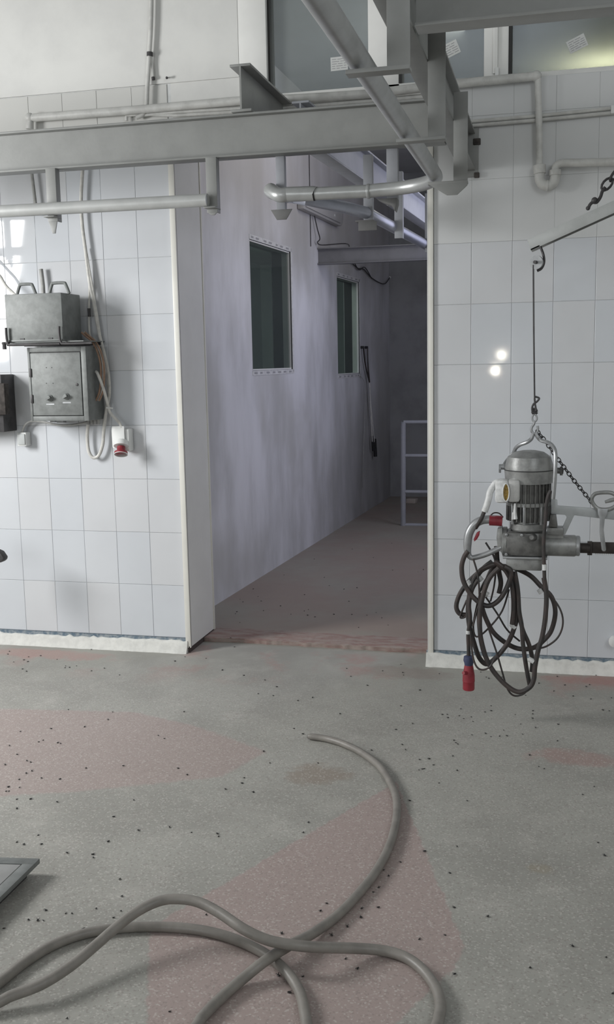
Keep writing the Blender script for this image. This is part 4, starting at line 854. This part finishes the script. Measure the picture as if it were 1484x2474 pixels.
w1 = [(4.45, 2.64), (4.7, 2.60), (4.95, 2.565), (5.2, 2.575), (5.5, 2.52), (5.9, 2.49), (6.2, 2.50), (6.45, 2.585)]
MB().tube(crom([(cx(y, .02), y, z) for y, z in w1], 6), .006, 8).tube(crom([(cx(y, .03), y, z + (.02 if i % 2 else -.015)) for i, (y, z) in enumerate(w1[:5])], 6), .005, 8).build('wire', dark_iron, wc)
MB().ball((cx(6.45, .02), 6.45, 2.585), .014, 8).build('wire_end', white_plastic, wc)
for i, (ya, za, yb_, zb_, lab) in enumerate(((5.10, 1.79, 5.42, .80, 'white cord with the smaller black grip hanging beside the far corridor window'), (5.28, 1.79, 5.52, .76, 'white cord with the bigger black grip hanging beside the far corridor window'))):
    lv = thing('pull_cord', lab, 'cord', (cx(ya, .02), ya, za), 'pull cords beside the corridor window')
    MB().cyl((cx(ya), ya, za), (cx(ya, .035), ya, za), .014, 10).build('peg', black, lv)
    MB().tube(crom([(cx(ya, .03), ya, za), (cx(ya + .07, .03), ya + (.09 if i == 0 else -.0), za - .18), (cx(5.3, .04), 5.32, za - .36)], 5), .008, 8).build('dark_end', rubber, lv)
    MB().tube(crom([(cx(5.3, .04), 5.32, za - .36), (cx(5.36, .04), 5.34 + .03 * i, za - .6), (cx(yb_, .04), yb_, zb_)], 5), .0065, 8).build('cord', cable_white, lv)
    MB().cyl((cx(yb_, .04), yb_, zb_ + .06), (cx(yb_, .045), yb_ + .02, zb_ - (.10 if i == 0 else .13)), .013 if i == 0 else .02, 10).build('grip', black, lv)
tw = tag(MB().tube(crom([(cx(5.03, .01), 5.03, 1.50), (cx(5.1, .02), 5.1, 1.47), (cx(5.16, .03), 5.17, 1.40), (cx(5.18, .03), 5.19, 1.30), (cx(5.17, .02), 5.15, 1.0), (cx(5.1, .02), 5.08, .55), (cx(5.08, .02), 5.05, .35)], 5), .003, 6).build('thin_string', cable_grey), 'very thin grey string dangling under the far corridor window', 'string')
q = (-1.5462,5.9499,0.067)
tag(MB().prism([(q[0] - .06, q[1] - .03, q[2]), (q[0] + .05, q[1] - .045, q[2]), (q[0] + .07, q[1] + .02, q[2]), (q[0] - .03, q[1] + .04, q[2])], (.005, 0, .055)).build('paper_scrap', litter, bevel=0.008), 'small crumpled pale scrap on the corridor floor behind the railing', 'litter')
# small white cap of unknown use at the right edge of the view
tag(MB().lathe([(.022, 0), (.022, .03), (.028, .03), (.028, .05), (.012, .055)], (0.3106,0.0,0.2268), (0, -1, 0), 16).build('wall_knob', white_plastic), 'small white outlet low on the tiles at the right edge', 'knob')

# ------------------------------------------------------------------ hose on the floor
h0 = .0145
s1 = [(-1.01,-1.179,0.06),(-0.925,-1.192,0.059),(-0.833,-1.242,0.059),(-0.738,-1.33,0.059),(-0.652,-1.449,0.06),(-0.589,-1.587,0.059),(-0.544,-1.729,0.059),(-0.519,-1.891,0.059),(-0.511,-2.085,0.059),(-0.524,-2.258,0.059),(-0.552,-2.406,0.059),(-0.592,-2.55,0.059),(-0.638,-2.669,0.067),(-0.68,-2.76,0.081),(-0.724,-2.851,0.085),(-0.766,-2.903,0.065),(-0.798,-2.978,0.059),(-0.822,-3.068,0.059),(-0.837,-3.143,0.059)]
s2 = [(-0.26,-3.019,0.059),(-0.252,-2.946,0.059),(-0.256,-2.888,0.059),(-0.278,-2.823,0.059),(-0.32,-2.758,0.059),(-0.375,-2.712,0.059),(-0.438,-2.703,0.063),(-0.502,-2.727,0.075),(-0.573,-2.771,0.095),(-0.643,-2.81,0.115),(-0.721,-2.818,0.125),(-0.792,-2.812,0.145),(-0.878,-2.763,0.155),(-0.95,-2.731,0.16),(-1.013,-2.726,0.16),(-1.064,-2.739,0.155),(-1.109,-2.782,0.145),(-1.145,-2.843,0.13),(-1.18,-2.915,0.11),(-1.214,-2.995,0.095),(-1.259,-3.068,0.085),(-1.317,-3.112,0.075),(-1.375,-3.153,0.065)]
s3 = [(-1.415,-3.127,0.059),(-1.392,-3.046,0.059),(-1.372,-2.952,0.059),(-1.335,-2.858,0.059),(-1.27,-2.785,0.059),(-1.177,-2.737,0.059),(-1.062,-2.709,0.059),(-0.95,-2.705,0.059),(-0.844,-2.729,0.059),(-0.745,-2.778,0.059),(-0.67,-2.842,0.059),(-0.615,-2.916,0.059),(-0.582,-2.992,0.06),(-0.557,-3.083,0.059)]
e1 = Vector(s1[-1]); a2 = Vector(s2[0]); l2 = Vector(s2[-1]); l3 = Vector(s3[0]); r3 = Vector(s3[-1])
path = [Vector(p) for p in s1] + [e1 + Vector((-.12, -.2, 0)), e1 + Vector((-.1, -.5, 0)), e1 + Vector((.25, -.62, 0)), a2 + Vector((-.06, -.35, 0)), a2 + Vector((-.035, -.12, 0))] + [Vector(p) for p in s2] + [l2 + Vector((-.2, -.06, -.004)), l2 + Vector((-.42, .02, -.004)), l3 + Vector((-.30, -.02, 0)), l3 + Vector((-.14, -.07, 0))] + [Vector(p) for p in s3] + [r3 + Vector((-.02, -.12, 0)), r3 + Vector((-.12, -.3, 0))]
hs = thing('hose', 'long grey rubber hose curling in loops over the terrazzo floor', 'hose', path[0])
pp = crom(path, 7)
MB().tube(pp[3:], .0145, 14, caps=False).build('hose_tube', hose_mat, hs)
MB().tube([pp[0], pp[1], pp[2], pp[3]], [.0105, .0125, .0140, .0145], 14).build('hose_end', hose_mat, hs)
d0 = (Vector(pp[0]) - Vector(pp[1])).normalized()
MB().cyl(Vector(pp[0]), Vector(pp[0]) + d0 * .002, .008, 12).build('bore', black, hs)

# ------------------------------------------------------------------ floor hatch at the left edge
hp = thing('floor_hatch', 'raised steel hatch with a framed cover at the lower left edge', 'hatch', (-1.9, -2.7, 0))
c = Vector((-1.583,-2.4731,0.095)); ex = (Vector((-1.7139,-2.4914,0.095)) - c).normalized(); ey = Vector((ex.y, -ex.x, 0)); 
if ey.y > 0: ey = -ey
ey = (Vector((-1.582,-2.7167,0.095)) - c).normalized()
def quad(a, b, z): return c + ex * a + ey * b + Vector((0, 0, z))
Lx, Ly, fw = .62, .62, .038
MB().prism([quad(.03, .03, -.05), quad(Lx - .03, .03, -.05), quad(Lx - .03, Ly - .03, -.05), quad(.03, Ly - .03, -.05)], (0, 0, .035)).build('curb', dark_iron, hp)
for i, r in enumerate(((0, Lx, 0, fw), (0, Lx, Ly - fw, Ly), (0, fw, fw, Ly - fw), (Lx - fw, Lx, fw, Ly - fw))):
    MB().prism([quad(r[0], r[2], -.016), quad(r[1], r[2], -.016), quad(r[1], r[3], -.016), quad(r[0], r[3], -.016)], (0, 0, .016)).build('frame_bar', galv, hp, bevel=0.001)
g = fw + .0035
MB().prism([quad(g, g, -.015), quad(Lx - g, g, -.015), quad(Lx - g, Ly - g, -.015), quad(g, Ly - g, -.015)], (0, 0, .014)).build('cover_plate', mat('hatch_plate', (.40, .40, .395), .5, .3, .15, 12), hp, bevel=0.001)

# ------------------------------------------------------------------ dead flies
fm = MB().ball((0, 0, .0018), .0034, 6, (1.0, .62, .55)).ball((.0036, 0, .0018), .0015, 6)
for sgn in (-1, 1):
    fm.add([(.001, .001 * sgn, .0035), (-.005, .0042 * sgn, .0028), (-.0055, .0018 * sgn, .003)], [(0, 1, 2)])
    for lx in (-.001, .0008, .0024): fm.add([(lx, .0015 * sgn, .002), (lx + .0006, .0015 * sgn, .002), (lx * 2, .0050 * sgn, .0002)], [(0, 1, 2)])
fly_me = fm.mesh('fly', insect)
FL = [(-1.995,-1.013,0.045),(-1.973,-1.113,0.045),(-2.037,-1.22,0.045),(-2.218,-1.022,0.045),(-2.177,-1.271,0.045),(-2.297,-1.33,0.045),(-2.144,-1.407,0.045),(-2.153,-1.429,0.045),(-2.065,-1.422,0.045),(-2.049,-1.429,0.045),(-2.257,-1.493,0.045),(-2.171,-1.578,0.045),(-2.097,-1.632,0.045),(-2.074,-1.643,0.045),(-2.165,-1.687,0.045),(-2.024,-1.724,0.045),(-2.034,-1.751,0.045),(-1.679,-1.605,0.045),(-1.451,-1.586,0.045),(-1.627,-1.289,0.045),(-1.668,-1.259,0.045),(-1.664,-0.948,0.045),(-1.82,-1.656,0.045),(-1.95,-1.783,0.045),(-1.873,-1.778,0.045),(-2.031,-1.813,0.045),(-2.036,-1.886,0.045),(-1.99,-1.881,0.045),(-2.024,-1.923,0.045),(-2.014,-1.921,0.045),(-1.945,-1.981,0.045),(-1.894,-1.969,0.045),(-1.782,-1.974,0.045),(-1.904,-2.054,0.045),(-1.507,-1.901,0.045),(-1.392,-1.64,0.045),(-1.199,-1.742,0.045),(-1.086,-1.748,0.045),(-1.154,-1.676,0.045),(-1.161,-1.625,0.045),(-1.521,-2.048,0.045),(-1.39,-2.131,0.045),(-1.293,-2.085,0.045),(-1.203,-2.109,0.045),(-1.11,-2.1,0.045),(-1.1,-2.118,0.045),(-1.767,-2.296,0.045),(-1.677,-2.293,0.045),(-1.72,-2.234,0.045),(-1.735,-2.307,0.045),(-1.56,-2.333,0.045),(-1.47,-2.325,0.045),(-1.46,-2.345,0.045),(-1.46,-2.23,0.045),(-1.314,-2.46,0.045),(-1.265,-2.555,0.045),(-1.233,-2.634,0.045),(-1.197,-2.609,0.045),(-1.239,-2.673,0.045),(-1.457,-2.677,0.045),(-1.389,-2.68,0.045),(-1.371,-2.677,0.045),(-1.453,-2.732,0.045),(-1.436,-2.73,0.045),(-1.481,-2.736,0.045),(-1.528,-2.792,0.045),(-1.299,-2.747,0.045),(-1.312,-2.637,0.045),(-0.976,-2.602,0.045),(-0.732,-2.652,0.045),(-0.74,-2.75,0.045),(-0.689,-2.847,0.045),(-0.641,-2.911,0.045),(-1.158,-3.129,0.045),(-0.916,-3.05,0.045),(-1.047,-1.122,0.045),(-1.103,-1.066,0.045),(-1.102,-1.462,0.045),(-1.161,-1.348,0.045),(-1.048,-1.122,0.045),(-0.657,-0.993,0.045),(-0.596,-0.906,0.045),(-0.605,-1.163,0.045),(-0.583,-1.217,0.045),(-0.721,-1.25,0.045),(-0.91,-1.425,0.045),(-0.941,-0.841,0.045),(-0.681,-0.682,0.045),(-0.479,-0.764,0.045),(-0.456,-0.759,0.045),(-0.45,-0.801,0.045),(-0.401,-0.766,0.045),(-0.403,-0.672,0.045),(-0.379,-0.801,0.045),(-0.347,-0.772,0.045),(-0.335,-0.828,0.045),(-0.326,-0.996,0.045),(-0.291,-0.695,0.045),(-0.269,-0.605,0.045),(-0.264,-0.673,0.045),(-0.154,-0.703,0.045),(-0.126,-0.823,0.045),(-0.076,-0.638,0.045),(-0.076,-0.681,0.045),(-0.076,-0.737,0.045),(-0.061,-0.855,0.045),(-0.196,-0.911,0.045),(-0.178,-0.979,0.045),(-0.27,-0.967,0.045),(-0.245,-1.001,0.045),(-0.209,-0.988,0.045),(-0.114,-0.946,0.045),(0.033,-0.997,0.045),(0.037,-0.796,0.045),(0.237,-0.569,0.045),(0.264,-0.574,0.045),(-0.396,-1.074,0.045),(-0.385,-1.1,0.045),(-0.376,-1.113,0.045),(-0.512,-1.311,0.045),(-0.476,-1.296,0.045),(-0.45,-1.356,0.045),(-0.501,-1.417,0.045),(-0.49,-1.405,0.045),(-0.482,-1.4,0.045),(-0.353,-1.393,0.045),(-0.384,-1.249,0.045),(-0.409,-1.527,0.045),(-0.498,-1.706,0.045),(-0.291,-1.665,0.045),(-0.078,-1.179,0.045),(-0.04,-1.292,0.045),(-0.019,-1.31,0.045),(0.123,-1.528,0.045),(0.167,-1.446,0.045),(-0.555,-1.636,0.045),(-0.544,-1.672,0.045),(-0.539,-1.693,0.045),(-0.538,-1.725,0.045),(-0.533,-1.756,0.045),(-0.528,-1.793,0.045),(-0.526,-1.828,0.045),(0.164,-1.908,0.045),(0.18,-1.995,0.045),(-0.396,-2.084,0.045),(-0.294,-2.028,0.045),(-0.511,-2.135,0.045),(-0.463,-2.172,0.045),(-0.486,-2.268,0.045),(-0.507,-2.234,0.045),(-0.504,-2.344,0.045),(-0.516,-2.375,0.045),(-0.533,-2.474,0.045),(-0.527,-2.523,0.045),(-0.267,-2.413,0.045),(-0.3,-2.211,0.045),(-0.556,-2.578,0.045),(-0.591,-2.631,0.045),(-0.529,-2.735,0.045),(-0.489,-2.774,0.045),(-0.651,-2.513,0.045),(-0.642,-2.468,0.045),(-0.732,-2.65,0.045),(-0.345,-2.6,0.045),(-0.278,-2.565,0.045),(-0.166,-2.443,0.045),(0.071,-2.547,0.045),(0.159,-2.583,0.045),(-0.04,-2.674,0.045),(0.168,-2.743,0.045),(-0.318,-2.75,0.045),(-0.234,-2.744,0.045),(-0.641,-2.912,0.045),(-0.624,-2.838,0.045),(-0.689,-2.846,0.045),(-0.487,-2.459,0.045),(-0.822,-1.953,0.045),(-0.822,-2.032,0.045),(-1.088,-1.746,0.045),(-3.127,0.013,0.045),(-3.044,-0.04,0.045),(-3.015,-0.173,0.045),(-2.994,-0.226,0.045),(-2.849,-0.254,0.045),(-2.843,-0.314,0.045),(-2.881,-0.36,0.045),(-2.806,-0.34,0.045),(-2.56,-0.376,0.045),(-2.546,-0.408,0.045),(-2.526,-0.398,0.045),(-2.501,-0.365,0.045),(-2.765,-0.47,0.045),(-2.723,-0.505,0.045),(-2.562,-0.055,0.045),(-2.666,-0.27,0.045),(-2.38,-0.435,0.045),(-2.33,-0.378,0.045),(-2.201,-0.474,0.045),(-2.792,-0.222,0.045),(-1.975,-0.099,0.045),(-1.849,-0.107,0.045),(-2.001,-0.188,0.045),(-1.691,-0.297,0.045),(-1.814,0.226,0.045),(-1.763,0.138,0.045),(-1.694,-0.294,0.045),(-1.552,-0.366,0.045),(-1.333,-0.515,0.045),(-1.118,-0.641,0.045),(-1.314,-0.65,0.045),(-1.422,-0.42,0.045),(-1.049,-0.152,0.045),(-0.856,-0.16,0.045),(-0.747,-0.172,0.045),(-0.738,-0.212,0.045),(-1.0,-0.282,0.045),(-0.891,-0.411,0.045),(-0.624,-0.438,0.045),(-0.778,-0.03,0.045),(-1.177,-0.699,0.045),(-1.393,-0.636,0.045),(-2.058,1.187,0.045),(-2.014,1.115,0.045),(-1.901,1.159,0.045),(-1.96,1.284,0.045),(-2.059,1.501,0.045),(-1.965,1.995,0.045),(-1.646,1.959,0.045),(-1.882,2.636,0.045),(-1.657,1.388,0.045),(-1.736,1.046,0.045),(-1.811,0.905,0.045),(-1.974,0.848,0.045),(-1.967,0.797,0.045),(-1.547,0.939,0.045),(-1.5,0.836,0.045),(-1.443,0.799,0.045),(-1.53,0.98,0.045),(-1.612,0.846,0.045),(-1.315,1.244,0.045),(-1.339,1.656,0.045),(-1.422,1.596,0.045),(-1.549,1.694,0.045),(-1.342,0.886,0.045),(-1.229,0.9,0.045),(-1.131,0.898,0.045),(-1.086,0.976,0.045),(-0.962,0.683,0.045),(-1.127,0.599,0.045),(-1.028,0.846,0.045),(-1.371,3.433,0.045),(-1.418,2.773,0.045),(-1.661,3.113,0.045),(-0.986,2.257,0.045),(-0.957,2.35,0.045),(-1.185,2.295,0.045),(-1.871,0.587,0.045),(-0.559,-0.156,0.045),(-0.319,-0.171,0.045),(-0.305,-0.19,0.045),(-0.056,-0.223,0.045),(0.033,-0.097,0.045),(0.108,-0.04,0.045),(0.069,-0.231,0.045),(0.172,-0.236,0.045),(0.188,-0.203,0.045),(0.224,-0.041,0.045),(0.017,-0.333,0.045),(0.106,-0.394,0.045),(0.187,-0.422,0.045),(0.283,-0.386,0.045),(-0.116,-0.422,0.045),(-0.353,-0.091,0.045),(-0.038,0.022,0.045),(-0.24,-0.157,0.045)]
def fly(x, y, k):
    o = bpy.data.objects.new('dead_fly', fly_me); COL.objects.link(o)
    z = FZ + (.022 if y > .46 else .027 if y > .19 else 0)
    o.location = (x, y, z + .0002); o.rotation_euler = (0, 0, random.uniform(0, 2 * PI)); s = random.uniform(.8, 1.35); o.scale = (s, s, s)
    if -.9 < y: pass
    tag(o, *(('tiny black dead fly on the brownish corridor floor', 'fly', 'dead flies on the corridor floor') if y > .3 else ('tiny black dead fly on the grey and pink terrazzo floor', 'fly', 'dead flies on the hall floor')))
for i, (x, y, z) in enumerate(FL): fly(x, y, i)

# unseen bulbs on a stand, added for two bright spots in the tiles
wlp = thing('glint_lamp', 'added twin bulb stand out of view for two glints in the tiles', 'lamp', (-.64, -7.0, FZ))
MB().cyl((-.64, -7.02, FZ), (-.64, -7.02, 1.7), .015, 10).lathe([(.2, 0), (.2, .02), (.02, .04)], (-.64, -7.02, FZ), (0, 0, 1), 20).build('stand', dark_iron, wlp)
em = NT('bulb_glow'); em.b.inputs['Emission Color'].default_value = (1, .93, .78, 1); em.b.inputs['Emission Strength'].default_value = 80
for q in ((-0.608, -7.0, 1.679), (-0.678, -7.0, 1.511)): MB().ball(q, .042, 12).build('bulb', em.m, wlp)
